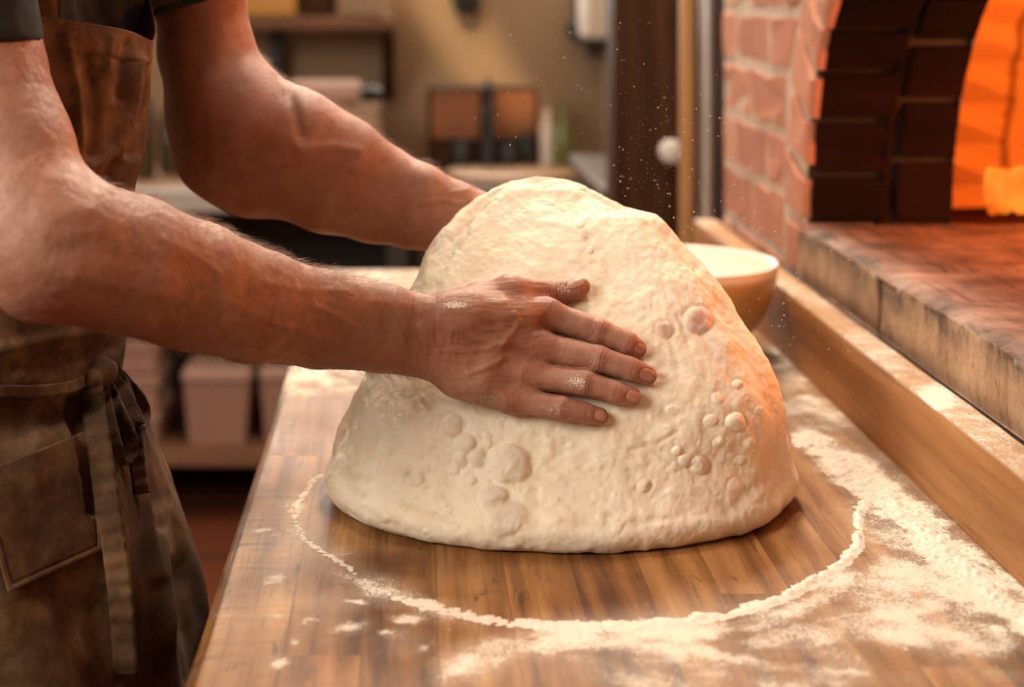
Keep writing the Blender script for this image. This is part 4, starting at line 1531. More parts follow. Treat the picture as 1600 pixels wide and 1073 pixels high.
def surface_net(body, lo, hi, h, B=28):
    """Polygonise the zero level of a Body on a lattice of spacing h (only blocks that hold surface)."""
    lo, hi = np.asarray(lo, float), np.asarray(hi, float)
    nb = np.ceil((hi - lo) / (h * B)).astype(int)
    big = (nb * B + 8).astype(np.int64)
    R = B * h * 0.9
    cen = np.stack(np.meshgrid(*[np.arange(n) for n in nb], indexing='ij'), -1).reshape(-1, 3)
    cw = lo + (cen + 0.5) * B * h
    allc = list(body.c) + list(body.f)
    dist = {id(c): c.d(cw) for c in allc}
    dm = np.min(np.stack(list(dist.values())), 0)
    act = np.where(np.abs(dm) < R + 0.03)[0]
    vid, vpos, quads = [], [], []
    off = np.stack(np.meshgrid(*[np.arange(-1, B + 1)] * 3, indexing='ij'), -1).reshape(-1, 3)
    S = B + 2
    edges = [((0, 0, 0), (1, 0, 0)), ((0, 1, 0), (1, 1, 0)), ((0, 0, 1), (1, 0, 1)), ((0, 1, 1), (1, 1, 1)),
             ((0, 0, 0), (0, 1, 0)), ((1, 0, 0), (1, 1, 0)), ((0, 0, 1), (0, 1, 1)), ((1, 0, 1), (1, 1, 1)),
             ((0, 0, 0), (0, 0, 1)), ((1, 0, 0), (1, 0, 1)), ((0, 1, 0), (0, 1, 1)), ((1, 1, 0), (1, 1, 1))]
    for bi in act:
        near = {k: (v[bi] < dm[bi] + 2 * R + 0.04) for k, v in dist.items()}
        base = cen[bi] * B
        q = lo + (base + off) * h
        D = body.d(q, near).reshape(S, S, S)
        if D.min() > 0 or D.max() < 0:
            continue
        neg = D < 0
        n8 = sum(neg[a:S - 1 + a, b:S - 1 + b, c:S - 1 + c].astype(np.int8) for a in (0, 1) for b in (0, 1) for c in (0, 1))
        cells = np.argwhere((n8 > 0) & (n8 < 8))
        if not len(cells):
            continue
        acc, cnt = np.zeros((len(cells), 3)), np.zeros(len(cells))
        for a, b in edges:
            ia, ib = cells + a, cells + b
            da, db_ = D[tuple(ia.T)], D[tuple(ib.T)]
            m = (da < 0) != (db_ < 0)
            t = np.where(m, da / np.where(m, da - db_, 1), 0)[:, None]
            acc += np.where(m[:, None], ia + t * (ib - ia), 0)
            cnt += m
        pos = lo + (base - 1 + acc / cnt[:, None]) * h
        g = cells + base            # global cell index + 1 (shift keeps it non-negative)
        vid.append((g[:, 0] * big[1] + g[:, 1]) * big[2] + g[:, 2])
        vpos.append(pos)
        for ax in range(3):
            sl0 = [slice(1, S - 1)] * 3
            sl1 = [slice(1, S - 1)] * 3
            sl1[ax] = slice(2, S)
            n0, n1 = neg[tuple(sl0)], neg[tuple(sl1)]
            e = np.argwhere(n0 != n1)
            if not len(e):
                continue
            flip = n0[tuple(e.T)]
            e = e + 1 + base
            u, w = (ax + 1) % 3, (ax + 2) % 3
            cs = []
            for du, dw in ((-1, -1), (0, -1), (0, 0), (-1, 0)):
                g = e.copy()
                g[:, u] += du
                g[:, w] += dw
                cs.append((g[:, 0] * big[1] + g[:, 1]) * big[2] + g[:, 2])
            qd = np.stack(cs, -1)
            qd[~flip] = qd[~flip][:, ::-1]
            quads.append(qd)
    vid, vpos, quads = np.concatenate(vid), np.concatenate(vpos), np.concatenate(quads)
    uid, first = np.unique(vid, return_index=True)
    V = vpos[first]
    Q = np.searchsorted(uid, quads)
    okq = np.all(uid[np.minimum(Q, len(uid) - 1)] == quads, axis=1)
    return V, Q[okq]


# ---------------------------------------------------------------- hands and arms
HP = {  # joints of the near hand in the photograph: x, y, radius (m)
    'index': [(851, 490, .0124), (935, 518, .0111), (980, 536, .0096), (996, 545, .0080)],
    'middle': [(838, 541, .0126), (935, 561, .0113), (986, 577, .0099), (1011, 586, .0083)],
    'ring': [(820, 586, .0119), (913, 598, .0108), (960, 612, .0094), (987, 619, .0080)],
    'pinky': [(798, 622, .0108), (876, 637, .0095), (914, 645, .0084), (937, 650, .0072)],
    'thumb': [(746, 470, .0160), (794, 456, .0128), (866, 458, .0107), (899, 452, .0092), (908, 448, .0080)],
}
WRIST_PX = (668, 527)


def hand(side):
    """side -1: the near (right) hand on the face of the dough; +1: the far hand behind it."""
    if side < 0:
        tp = lambda x, y: (x, y)
        depth = lambda x, y, off: surf(DOUGH, x, y, 1.42) - off
    else:
        ca, sa, s = math.cos(math.radians(15)), math.sin(math.radians(15)), 0.845

        def tp(x, y):
            u, v = x - WRIST_PX[0], y - WRIST_PX[1]
            return 760 + s * (ca * u - sa * v), 360 + s * (sa * u + ca * v)

        def depth(x, y, off):
            w = P(x, y, 1.59)
            hit = DOUGH.ray_cast(Vector((w[0], 2.4, w[2])), Vector((0, -1, 0)))
            return (hit[0].y if hit[0] is not None else 1.575) + off
    out, chains, fingers = {}, [], []
    sg = -side
    yp = [depth(*tp(*HP[f][0][:2]), 0) for f in ('index', 'middle', 'ring', 'pinky')]
    ypalm = float(np.median(yp)) + side * 0.0155
    yw = ypalm + side * 0.016
    wx, wy = tp(*WRIST_PX)
    out['wrist'] = P(wx, wy, yw)
    along = P(*tp(838, 545), ypalm) - P(wx, wy, yw)
    along /= np.linalg.norm(along)
    across = np.cross(along, (0, 1.0, 0)) * -1
    across /= np.linalg.norm(across)
    if across[2] < 0:
        across = -across
    out['across'] = across
    mc = {}
    for f, wpx in (('index', (700, 493)), ('middle', (696, 515)), ('ring', (694, 540)), ('pinky', (694, 566))):
        j = HP[f]
        x, y = tp(j[0][0], j[0][1])
        k = P(x, y, depth(x, y, 0) * 0.75 + 0.25 * float(np.median(yp)) + side * (j[0][2] * 1.12 + 0.0045))
        mc[f] = k
        wv = P(*tp(*wpx), yw - side * 0.001)
        mid = 0.5 * (k + wv) + np.array((0, side * 0.003, 0))
        chains.append(Chain([wv, mid, k], [0.0175, 0.0150, j[0][2] + 0.0006], 0.004, 0.011))
        pts, rad = [k], [j[0][2]]
        for n_, (px, py, r) in enumerate(j[1:]):
            x, y = tp(px, py)
            lift = (0.0045, 0.0018, -0.0006)[n_]
            pts.append(P(x, y, depth(x, y, 0) + side * (r * 1.12 + lift)))
            rad.append(r)
        fingers.append(Chain(pts, rad, 0.003))
        out[f] = pts
        # pads under the fingertip and a little thickening at the middle joint
        fingers[-1].p_pad = None
    for f, b_ in (('index', .0028), ('middle', .0030), ('ring', .0026), ('pinky', .0022)):
        k = mc[f] + np.array((0, side * b_, 0))
        chains.append(Chain([k - along * 0.004, k + along * 0.003], [HP[f][0][2] * 0.93] * 2, 0.003, 0.006))
    # heel of the palm and the two fleshy mounds
    m1, m2 = P(*tp(735, 495), yw - side * 0.004), P(*tp(812, 500), ypalm - side * 0.003)
    chains.append(Chain([m1, m2], [0.018, 0.0125], 0.004, 0.014))
    m1, m2 = P(*tp(715, 590), yw - side * 0.004), P(*tp(790, 614), ypalm - side * 0.002)
    chains.append(Chain([m1, m2], [0.0165, 0.0130], 0.004, 0.012))
    # thumb
    tj = HP['thumb']
    pts, rad = [P(*tp(708, 492), yw), ], [0.0165]
    for n_, (px, py, r) in enumerate(tj):
        x, y = tp(px, py)
        yd = depth(x, y, 0) + side * (r + (0.012, 0.008, 0.003, 0.001, 0.001)[n_])
        if n_ < 2:
            yd = 0.5 * yd + 0.5 * (ypalm + side * (0.002 if n_ else 0.004))
        pts.append(P(x, y, yd))
        rad.append(r)
    chains.append(Chain(pts[:3], [0.0165, 0.0148, 0.0126], 0.004, 0.012))
    fingers.append(Chain(pts[2:], rad[2:], 0.003))
    out['thumb'] = pts[2:]
    # web of skin between thumb and index
    chains.append(Chain([pts[2] + along * 0.004, mc['index'] - along * 0.026 + across * 0.002], [0.0075, 0.009], 0.004, 0.014))
    out['chains'], out['fingers'] = chains, fingers
    return out


def arm(axis, half, extra, hnd, side, shoulder):
    """axis: forearm points elbow to wrist (px, py, Y); half: half widths (m); shoulder: upper-arm chain."""
    pts = [P(*a) for a in axis[:-1]] + [hnd['wrist']]
    offs = np.array([0, .004, .008, .010, .012, .0122, .0125])
    ac = hnd['across']
    up, dn = [], []
    for i, p in enumerate(pts):
        t = pts[min(i + 1, len(pts) - 1)] - pts[max(i - 1, 0)]
        t /= np.linalg.norm(t)
        n_ = np.cross(t, (0, 1.0, 0))
        n_ /= np.linalg.norm(n_)
        if n_[2] < 0:
            n_ = -n_
        up.append(p + n_ * offs[i])
        dn.append(p - n_ * offs[i])
    r = [hw - o for hw, o in zip(half, offs)]
    chains = [Chain(up, r, 0.006, 0.012), Chain(dn, r, 0.006, 0.016)]
    chains += [Chain(*shoulder, 0.012, 0.03)] + extra
    return Body(chains + hnd['chains'], hnd['fingers'])


HN, HF = hand(-1), hand(1)
yw = HN['wrist'][1]
lerp = lambda a, b, t: a + (b - a) * t
ax_r = [(88, 396, 1.205), (200, 411, lerp(1.205, yw, .20)), (300, 446, lerp(1.205, yw, .40)), (400, 478, lerp(1.205, yw, .60)), (500, 499, lerp(1.205, yw, .78)), (600, 513, lerp(1.205, yw, .93)), (668, 527, yw)]
half_r = [.0425, .0503, .0488, .0440, .0388, .0352, .0338]
SHO_R = P(-98, -170, 1.30)
sh_r = ([SHO_R, P(-46, 90, 1.262), P(14, 235, 1.235), P(62, 360, 1.21)], [.060, .0520, .0465, .0435])
ext_r = [Chain([P(46, 448, 1.20), P(60, 440, 1.205)], [.0175, .02], .004, .022),              # point of the elbow
         Chain([P(30, 330, 1.215), P(120, 380, 1.215)], [.034, .036], .01, .03),               # outer bulk by the crook
         Chain([P(652, 512, yw - 0.010), P(662, 515, yw - 0.011)], [.0125, .012], .004, .010)]   # wrist bone
ARM_R = arm(ax_r, half_r, ext_r, HN, -1, sh_r)
yl = HF['wrist'][1]
ax_l = [(378, 214, 1.60), (440, 240, 1.605), (520, 277, 1.61), (590, 303, 1.615), (650, 322, yl), (705, 341, yl), (760, 360, yl)]
half_l = [.0560, .0590, .0545, .0480, .0415, .0360, .0345]
SHO_L = P(288, -120, 1.60)
sh_l = ([SHO_L, P(312, 0, 1.61), P(322, 80, 1.61), P(346, 160, 1.605), P(378, 214, 1.60)], [.056, .0425, .0450, .0520, .0545])
ext_l = [Chain([P(478, 205, 1.60), P(545, 240, 1.605)], [.030, .026], .006, .03), Chain([P(330, 250, 1.61), P(380, 290, 1.61)], [.026, .024], .006, .03)]
ARM_L = arm(ax_l, half_l, ext_l, HF, 1, sh_l)

# ---------------------------------------------------------------- torso, head, legs
def tz(*a):
    return np.array(a, float)


LEAN = [([tz(-.395, 1.37, .93), tz(-.395, 1.49, .93)], .118), ([tz(-.375, 1.375, 1.06), tz(-.375, 1.485, 1.06)], .108),
        ([tz(-.37, 1.375, 1.19), tz(-.355, 1.50, 1.19)], .105), ([tz(-.372, 1.382, 1.31), tz(-.335, 1.52, 1.31)], .103),
        ([tz(-.375, 1.378, 1.405), tz(-.31, 1.545, 1.405)], .082)]


def torso_chains(grow=0.0):
    ch = []
    for (a, b), r in LEAN:
        ch.append(Chain([a, b], [r - .034 + grow] * 2, 0.01, 0.05))
    for (p0, r0), (p1, r1) in zip(LEAN[:-1], LEAN[1:]):
        for i in (0, 1):
            ch.append(Chain([p0[i], p1[i]], [r0 - .034 + grow, r1 - .034 + grow], 0.01, 0.03))
    ch.append(Chain([tz(-.36, 1.34, 1.41), SHO_R], [.07 + grow, .060 + grow], 0.01, 0.04))
    ch.append(Chain([tz(-.31, 1.54, 1.41), SHO_L], [.068 + grow, .056 + grow], 0.01, 0.04))
    return ch


core = torso_chains()
core.append(Chain([tz(-.33, 1.44, 1.44), tz(-.275, 1.44, 1.535)], [.066, .056], 0.01, 0.05))      # neck
hc = tz(-.222, 1.44, 1.625)
head = [Chain([hc + (-.025, 0, .03), hc + (.012, 0, .035)], [.086, .083], .01, .03),
        Chain([hc + (.035, 0, -.01), hc + (.048, 0, -.055)], [.062, .045], .01, .04),
        Chain([hc + (.066, 0, -.082), hc + (.07, 0, -.084)], [.022, .02], .004, .025),
        Chain([hc + (.094, 0, .012), hc + (.112, 0, -.024)], [.009, .0125], .004, .012),
        Chain([hc + (.098, -.012, -.027), hc + (.098, .012, -.027)], [.0085, .0085], .003, .008),
        Chain([hc + (.092, -.02, -.052), hc + (.101, 0, -.050), hc + (.092, .02, -.052)], [.006, .008, .006], .003, .006),
        Chain([hc + (.088, -.018, -.061), hc + (.098, 0, -.062), hc + (.088, .018, -.061)], [.006, .009, .006], .003, .006),
        Chain([hc + (.088, -.034, .026), hc + (.096, -.010, .024)], [.011, .010], .003, .012),
        Chain([hc + (.088, .034, .026), hc + (.096, .010, .024)], [.011, .010], .003, .012)]
for s in (-1, 1):
    head.append(Chain([hc + (-.012, s * .086, .018), hc + (-.02, s * .09, -.008), hc + (-.006, s * .083, -.03)], [.011, .012, .008], .004, .006))
    head.append(Chain([hc + (.083, s * .030, .004)], [.0135], .003, .004))
legs = []
for s in (-1, 1):
    y = 1.43 + s * .085
    legs.append(Chain([tz(-.395, 1.43 + s * .068, .90), tz(-.39, 1.43 + s * .078, .50), tz(-.41, y, .10)], [.074, .058, .045], .02, .04))
    legs.append(Chain([tz(-.42, y, .05), tz(-.27, y + s * .02, .035)], [.04, .03], .01, .03))
CORE = Body(core + head + legs)

Vr, Qr = surface_net(ARM_R, (-.50, 1.10, 0.975), (.235, 1.48, 1.50), 0.00105)
Vl, Ql = surface_net(ARM_L, (-.32, 1.50, 1.02), (.28, 1.72, 1.50), 0.0016)
Vc, Qc = surface_net(CORE, (-.56, 1.20, 0.0), (-.05, 1.72, 1.78), 0.006)

# ---------------------------------------------------------------- skin relief: veins, tendons, wrinkles, nails (near arm)
nr = vert_normals(Vr, Qr)
px, py = to_px(Vr)
front = sstep(0.05, 0.45, -nr[:, 1])
d = np.zeros(len(Vr))
nail = np.zeros(len(Vr))
crease = np.zeros(len(Vr))
ruddy = np.zeros(len(Vr))
K = 1 / 3.478
cr = lambda pts: [(640 + a * K, 400 + b * K) for a, b in pts]
for pts, w, a in ((cr([(570, 310), (592, 350), (575, 395), (520, 440), (492, 500)]), 4.2, .0013), (cr([(215, 508), (330, 516), (420, 505), (500, 470), (560, 430)]), 4.6, .0012),
                  (cr([(320, 640), (395, 612), (445, 592), (495, 560)]), 4.6, .0015), (cr([(500, 470), (610, 440), (690, 430)]), 4.5, .0007), (cr([(230, 400), (330, 375), (440, 400)]), 5, .0006),
                  (cr([(495, 560), (560, 540), (640, 560)]), 5, .0006), (cr([(60, 380), (110, 430), (150, 520)]), 7, .0010),
                  ([(491, 478), (525, 492), (552, 508), (585, 540)], 5.5, .0010), ([(326, 400), (346, 432), (350, 470), (345, 500)], 9, .0006), ([(250, 372), (300, 392), (340, 425)], 7, .0007),
                  ([(410, 440), (470, 452), (540, 455)], 6, .0007), ([(585, 470), (640, 478)], 6, .0007), ([(150, 400), (220, 402), (285, 420)], 15, -.0009), ([(90, 395), (150, 378), (200, 380)], 18, -.0012),
                  ([(350, 470), (430, 505), (520, 530)], 9, .0009), ([(120, 430), (200, 450), (300, 470)], 14, .0012), ([(60, 330), (140, 330)], 16, .0010)):
    dd, tt = poly_dist(px, py, pts)
    d += a * np.exp(-(dd / w) ** 2) * front * (px < 900)
dd, tt = poly_dist(px, py, [(651, 470), (664, 505), (660, 545)])
for f, a in (('index', .0007), ('middle', .0009), ('ring', .0008), ('pinky', .0007)):      # tendons
    j = HP[f][0]
    dd, tt = seg_dist(px, py, 690, 525 + (j[1] - 545) * 0.35, j[0] - 6, j[1])
    d += a * np.exp(-(dd / 6.0) ** 2) * front * (px < j[0] - 4) * sstep(0.1, 0.5, tt)
wr = fbm(Vr, 300, 2, 77)
for f in ('index', 'middle', 'ring', 'pinky', 'thumb'):
    js = HP[f]
    jl = js if f != 'thumb' else js[1:4]
    nxt = {0: 1, 1: 2, 2: 3}
    for ji in (0, 1, 2):
        x, y = jl[ji][:2]
        x2, y2 = jl[min(ji + 1, len(jl) - 1)][:2]
        x1, y1 = jl[max(ji - 1, 0)][:2]
        ux, uy = (x2 - x1), (y2 - y1)
        L = math.hypot(ux, uy)
        ux, uy = ux / L, uy / L
        u = (px - x) * ux + (py - y) * uy
        v = -(px - x) * uy + (py - y) * ux
        rr = jl[ji][2] / 0.000527
        win = np.exp(-(v / (rr * 0.75)) ** 4) * front
        if ji == 1 or (ji == 0 and f != 'thumb'):
            amp = 1.0 if ji == 1 else 0.35
            sc_ = rr / 21
            for q0, bow, a in ((-12, .012, .5), (-6.5, .016, .9), (-1.5, .004, .55), (3.5, -.010, .9), (8.5, -.014, .7), (13, -.012, .35)):
                g = amp * a * win * np.exp(-((u - q0 * sc_ + bow * v * v + 1.1 * wr) / 1.6) ** 2)
                d -= .00075 * g
                crease = np.maximum(crease, g)
            d += amp * .0009 * np.exp(-((u) / 10) ** 2) * win
            ruddy = np.maximum(ruddy, win * np.exp(-(u / (rr * 0.9)) ** 2) * (0.9 if ji == 1 else 0.75))
        elif ji == 2:
            for q0, a in ((-6, .5), (-2, .9), (2.5, .7)):
                g = a * win * np.exp(-((u - q0 + .006 * v * v + 0.8 * wr) / 1.4) ** 2)
            d -= .00055 * g
            crease = np.maximum(crease, g)
            ruddy = np.maximum(ruddy, win * np.exp(-((u - 10) / 22) ** 2) * 0.8)
for cx_, cy_, ux, uy, lu, lv in ((1012, 586, .94, .33, 11.5, 10.0), (990, 619.5, .96, .26, 11, 9.5), (939, 649.5, .98, .2, 9.5, 8.5), (1000, 545, .9, .43, 8, 8.5), (900, 443, .93, -.36, 14, 7)):
    u = (px - cx_) * ux + (py - cy_) * uy
    v = -(px - cx_) * uy + (py - cy_) * ux
    q = (np.abs(u / lu) ** 3.0 + np.abs(v / lv) ** 3.0) ** (1 / 3.0)
    fr2 = sstep(-0.1, 0.3, -nr[:, 1] + 0.4 * nr[:, 2])
    inside = sstep(1.03, 0.93, q) * fr2
    crease = np.maximum(crease, 0.8 * np.exp(-((q - 1.06) / 0.10) ** 2) * fr2)
    d += .00035 * inside - .0006 * np.exp(-((q - 1.06) / 0.09) ** 2) * fr2
    nail = np.maximum(nail, inside)
# lengthwise furrows on the back of the hand and across the wrist
q3 = np.stack([px * 0.02, py * 0.16, np.zeros(len(px))], -1)
d += .00042 * fbm(q3, 1.6, 3, 81) * front * sstep(640, 700, px) * (1 - sstep(840, 870, px))
q3 = np.stack([px * 0.14, py * 0.025, np.zeros(len(px))], -1)
d += .00048 * fbm(q3, 1.5, 3, 83) * front * np.exp(-((px - 668) / 60) ** 2)
fore = 1 - sstep(560, 680, px)
d += .0012 * fbm(Vr, 20, 3, 85) * fore + .00035 * fbm(Vr, 110, 3, 87) * fore
d += .0005 * fbm(Vr, 60, 3, 88) + .00022 * fbm(Vr, 240, 3, 89)
Vr = Vr + nr * d[:, None]
# flour on the near hand: wrist top, finger joints, edge of the palm
dust = np.zeros(len(px))
for x, y, rx, ry, a in ((712, 476, 34, 9, 1.0), (690, 470, 50, 16, .55), (870, 434, 10, 6, .3), (882, 452, 30, 18, .75), (900, 596, 26, 18, .85), (930, 560, 26, 20, .55), (870, 640, 50, 18, .65), (950, 580, 60, 26, .42),
                        (760, 622, 60, 14, .6), (720, 600, 60, 18, .45), (960, 520, 40, 22, .4), (905, 500, 40, 16, .3), (985, 600, 36, 30, .45), (930, 645, 30, 16, .45), (346, 480, 26, 34, .42), (590, 530, 60, 30, .42),
                        (560, 510, 40, 20, .4), (640, 500, 50, 50, .2), (800, 560, 120, 70, .15), (420, 470, 200, 60, .12)):
    dust = np.maximum(dust, a * np.exp(-(((px - x) / rx) ** 2 + ((py - y) / ry) ** 2)))
ruddy = np.maximum(ruddy, 0.55 * np.exp(-((px - 75) / 60) ** 2 - ((py - 478) / 30) ** 2))
ruddy = np.maximum(ruddy, 0.5 * np.exp(-((px - 605) / 55) ** 2 - ((py - 560) / 30) ** 2))
# far arm: soft muscle relief and the veins at its wrist
nl_ = vert_normals(Vl, Ql)
pxl, pyl = to_px(Vl)
frl = sstep(0.05, 0.45, -nl_[:, 1])
dl = .0010 * fbm(Vl, 18, 3, 91)
for pts, w, a in (([(660, 318), (690, 312), (722, 318), (745, 312)], 4, .0012), ([(690, 312), (706, 300), (730, 296)], 4, .0008), ([(470, 236), (520, 228), (560, 235)], 9, .0018), ([(452, 148), (462, 180), (470, 210)], 10, -.002), ([(545, 270), (580, 285)], 7, -.0012)):
    dd, tt = poly_dist(pxl, pyl, pts)
    dl += a * np.exp(-(dd / w) ** 2) * frl
Vl = Vl + nl_ * dl[:, None]
nailB = np.zeros(len(Vl))


def skin_mat():
    n = N('weathered_skin')
    p = n.obj()
    big = n.noise(p, 16, 4, 0.6)
    mid = n.noise(p, 75, 5, 0.65)
    fine = n.noise(p, 520, 4, 0.7)
    c = n.ramp(big, [(0.3, (0.25, 0.105, 0.060)), (0.5, (0.335, 0.152, 0.092)), (0.7, (0.43, 0.212, 0.138))])
    c = n.mix(n.ramp(mid, [(0.47, 0.0), (0.72, 0.65)]), c, (0.25, 0.075, 0.04))
    c = n.mix(n.ramp(fine, [(0.6, 0.0), (0.8, 0.3)]), c, (0.52, 0.29, 0.2))
    c = n.mix(n.math('MULTIPLY', n.attr('ruddy'), 0.55), c, (0.34, 0.085, 0.05))
    c = n.mix(n.math('MULTIPLY', n.attr('nail'), 0.6), c, (0.50, 0.22, 0.16))
    c = n.mix(n.math('MULTIPLY', n.attr('crease'), 0.65), c, (0.16, 0.05, 0.028))  # wrinkle shade put into the skin colour for contrast
    sp = n.noise(p, 1000, 2, 0.6)
    d_ = n.attr('dust')
    m = n.math('MULTIPLY_ADD', n.math('SUBTRACT', n.math('MULTIPLY_ADD', d_, 0.50, 0.14), sp), 9.0, 0.0, clamp=True)
    m = n.math('ADD', n.math('MULTIPLY', m, 0.8), n.math('MULTIPLY', d_, 0.10), clamp=True)
    c = n.mix(m, c, (0.88, 0.78, 0.66))
    cells = n.node('TexVoronoi', {'Vector': p, 'Scale': 620.0}, feature='DISTANCE_TO_EDGE').outputs[0]
    h = n.math('ADD', n.math('MULTIPLY', n.ramp(cells, [(0.0, 0.0), (0.12, 1.0)]), 0.45), n.math('ADD', n.math('MULTIPLY', fine, 0.7), n.math('MULTIPLY', m, 1.2)))
    r = n.mix(n.attr('nail'), n.ramp(mid, [(0.3, 0.44), (0.7, 0.58)]), 0.32)
    r = n.mix(m, r, 0.9)
    return n.done(c, r, n.bump(h, 0.35, 0.0007), sss=0.10, sss_r=(1.0, 0.35, 0.18), sss_s=0.006, spec=0.45)


M['skin'] = skin_mat()
nb_, nc_ = len(Vr), len(Vl)
V = np.vstack([Vr, Vl, Vc])
Q = np.vstack([Qr, Ql + nb_, Qc + nb_ + nc_])
z_l, z_c = np.zeros(nc_), np.zeros(len(Vc))
person = put('person', V, Q, M['skin'], None, (-0.40, 1.43, 0.0), True,
             {'ruddy': np.concatenate([ruddy, z_l + 0.1, z_c]), 'nail': np.concatenate([nail, z_l, z_c]), 'dust': np.concatenate([dust, z_l, z_c]), 'crease': np.concatenate([np.clip(crease, 0, 1), z_l, z_c])})
tag(person, 'baker in dark t-shirt and brown apron pressing dough between both bare hands', 'person')

# hair of both forearms
def arm_hair(V, nrm, sel, n, flow, lmin, lmax, seed):
    rs = np.random.default_rng(seed)
    ids = rs.choice(np.where(sel)[0], n)
    base, nn = V[ids], nrm[ids]
    fl = flow(base)
    L = rs.uniform(lmin, lmax, n)[:, None]
    fl = fl + rs.normal(0, 0.35, (n, 3))
    fl -= nn * np.sum(fl * nn, 1)[:, None]
    fl /= np.linalg.norm(fl, axis=1)[:, None] + 1e-9
    lift = rs.uniform(0.35, 1.0, n)[:, None]
    k = 5
    s = np.linspace(0, 1, k)
    pts = base[:, None] + s[None, :, None] * L[:, None] * (fl + lift * nn)[:, None] - (s[None, :, None] ** 2) * L[:, None] * 0.45 * (lift * nn)[:, None] + rs.normal(0, 0.0004, (n, k, 3)) * s[None, :, None]
    rad = 0.000105 * (1 - 0.8 * s)
    a = np.cross(fl, nn)
    o3 = [a, -0.5 * a + 0.87 * nn, -0.5 * a - 0.87 * nn]
    Vh = np.stack([pts + rad[None, :, None] * o[:, None] for o in o3], 2)      # n,k,3,3
    Vh = Vh.reshape(-1, 3)
    i = np.arange(n)[:, None, None] * k * 3 + np.arange(k - 1)[None, :, None] * 3
    j = np.arange(3)[None, None, :]
    j2 = (j + 1) % 3
    Fh = np.stack([i + j, i + j2, i + 3 + j2, i + 3 + j], -1).reshape(-1, 4)
    return Vh, Fh


M['hair'] = plain('arm_hair_brown', (0.30, 0.16, 0.085), 0.5, 0.2, 40)
flow_r = lambda b: np.tile(np.array((0.75, 0.25, -0.28)), (len(b), 1)) + np.stack([np.zeros(len(b)), np.zeros(len(b)), -4.0 * (b[:, 2] - 1.10)], -1) * 0.6
sel = (px > 150) & (px < 655) & (nr[:, 1] < 0.55)
topw = sel & (nr[:, 2] > 0.55)
h1 = arm_hair(Vr, nr, sel, 2600, flow_r, .006, .013, 1)
h2 = arm_hair(Vr, nr, topw & (px > 230) & (px < 600), 550, flow_r, .006, .014, 2)
flow_l = lambda b: np.tile(np.array((0.8, 0.0, -0.25)), (len(b), 1))
h3 = arm_hair(Vl, nl_, (pxl > 400) & (pxl < 740) & (nl_[:, 2] > 0.35), 900, flow_l, .008, .016, 3)
vs, fs, n_ = [], [], 0
for a, b in (h1, h2, h3):
    vs.append(a)
    fs.append(b + n_)
    n_ += len(a)
o = put('arm_hair', np.vstack(vs), [np.vstack(fs)], M['hair'], person, None, True)
tag(o, 'fine brown hair on both forearms', kind='stuff')
# hair of the head, eyes
hb = Body([Chain([hc + (-.03, 0, .042), hc + (.004, 0, .05)], [.092, .088], .01, .03), Chain([hc + (-.055, -.02, -.01), hc + (-.055, .02, -.01)], [.062, .062], .01, .03)], (),
          cut=lambda q: (q - hc) @ np.array((.80, 0, -.60)) - 0.014)
a, b = surface_net(hb, hc - .16, hc + .17, 0.005)
put('hair', a + 0.002 * fbm(a, 60, 3, 3)[:, None], b, plain('short_brown_hair', (0.06, 0.03, 0.015), 0.7, 0.4, 90), person)
for s in (-1, 1):
    MB().lathe([(0, -.0115), (.006, -.0098), (.010, -.0058), (.0115, 0), (.010, .0058), (.006, .0098), (0, .0115)], hc + (.0875, s * .030, .004), 20).build('eye', M['white_paint'], person, smooth=True)

# ---------------------------------------------------------------- clothes
def cloth_mat(name, a, b, c_, stain, blotch=1.0, rough=0.85):
    n = N(name)
    p = n.obj()
    big = n.noise(p, 9, 5, 0.62)
    mid = n.noise(p, 34, 5, 0.65)
    w1 = n.node('TexWave', {'Vector': n.map(p, (1, 1, 1)), 'Scale': 420.0, 'Distortion': 0.6, 'Detail': 1.0}, wave_type='BANDS', bands_direction='Z').outputs['Fac']
    w2 = n.noise(p, 900, 3, 0.7)
    k = n.math('ADD', n.math('MULTIPLY', big, 0.65), n.math('MULTIPLY', mid, 0.35))
    c = n.ramp(k, [(0.36, a), (0.5, b), (0.62, c_)])
    st = n.noise(n.map(p, (1, 1, 1), (3.1, 1.7, 0.4)), 13, 6, 0.68)
    c = n.mix(n.math('MULTIPLY', n.ramp(st, [(0.58, 0.0), (0.70, 1.0)]), blotch), c, stain)
    c = n.mix(n.ramp(w2, [(0.55, 0.0), (0.8, 0.25)]), c, stain)
    h = n.math('ADD', n.math('MULTIPLY', w1, 0.3), n.math('ADD', n.math('MULTIPLY', w2, 0.5), n.math('MULTIPLY', mid, 1.5)))
    return n.done(c, rough, n.bump(h, 0.4, 0.0012), spec=0.2)


M['apron'] = cloth_mat('waxed_brown_canvas', (0.026, 0.013, 0.007), (0.085, 0.043, 0.019), (0.20, 0.108, 0.050), (0.30, 0.18, 0.09), 0.6, 0.8)
M['shirt'] = cloth_mat('charcoal_jersey', (0.012, 0.013, 0.014), (0.020, 0.021, 0.023), (0.03, 0.031, 0.032), (0.04, 0.04, 0.04), 0.3, 0.9)


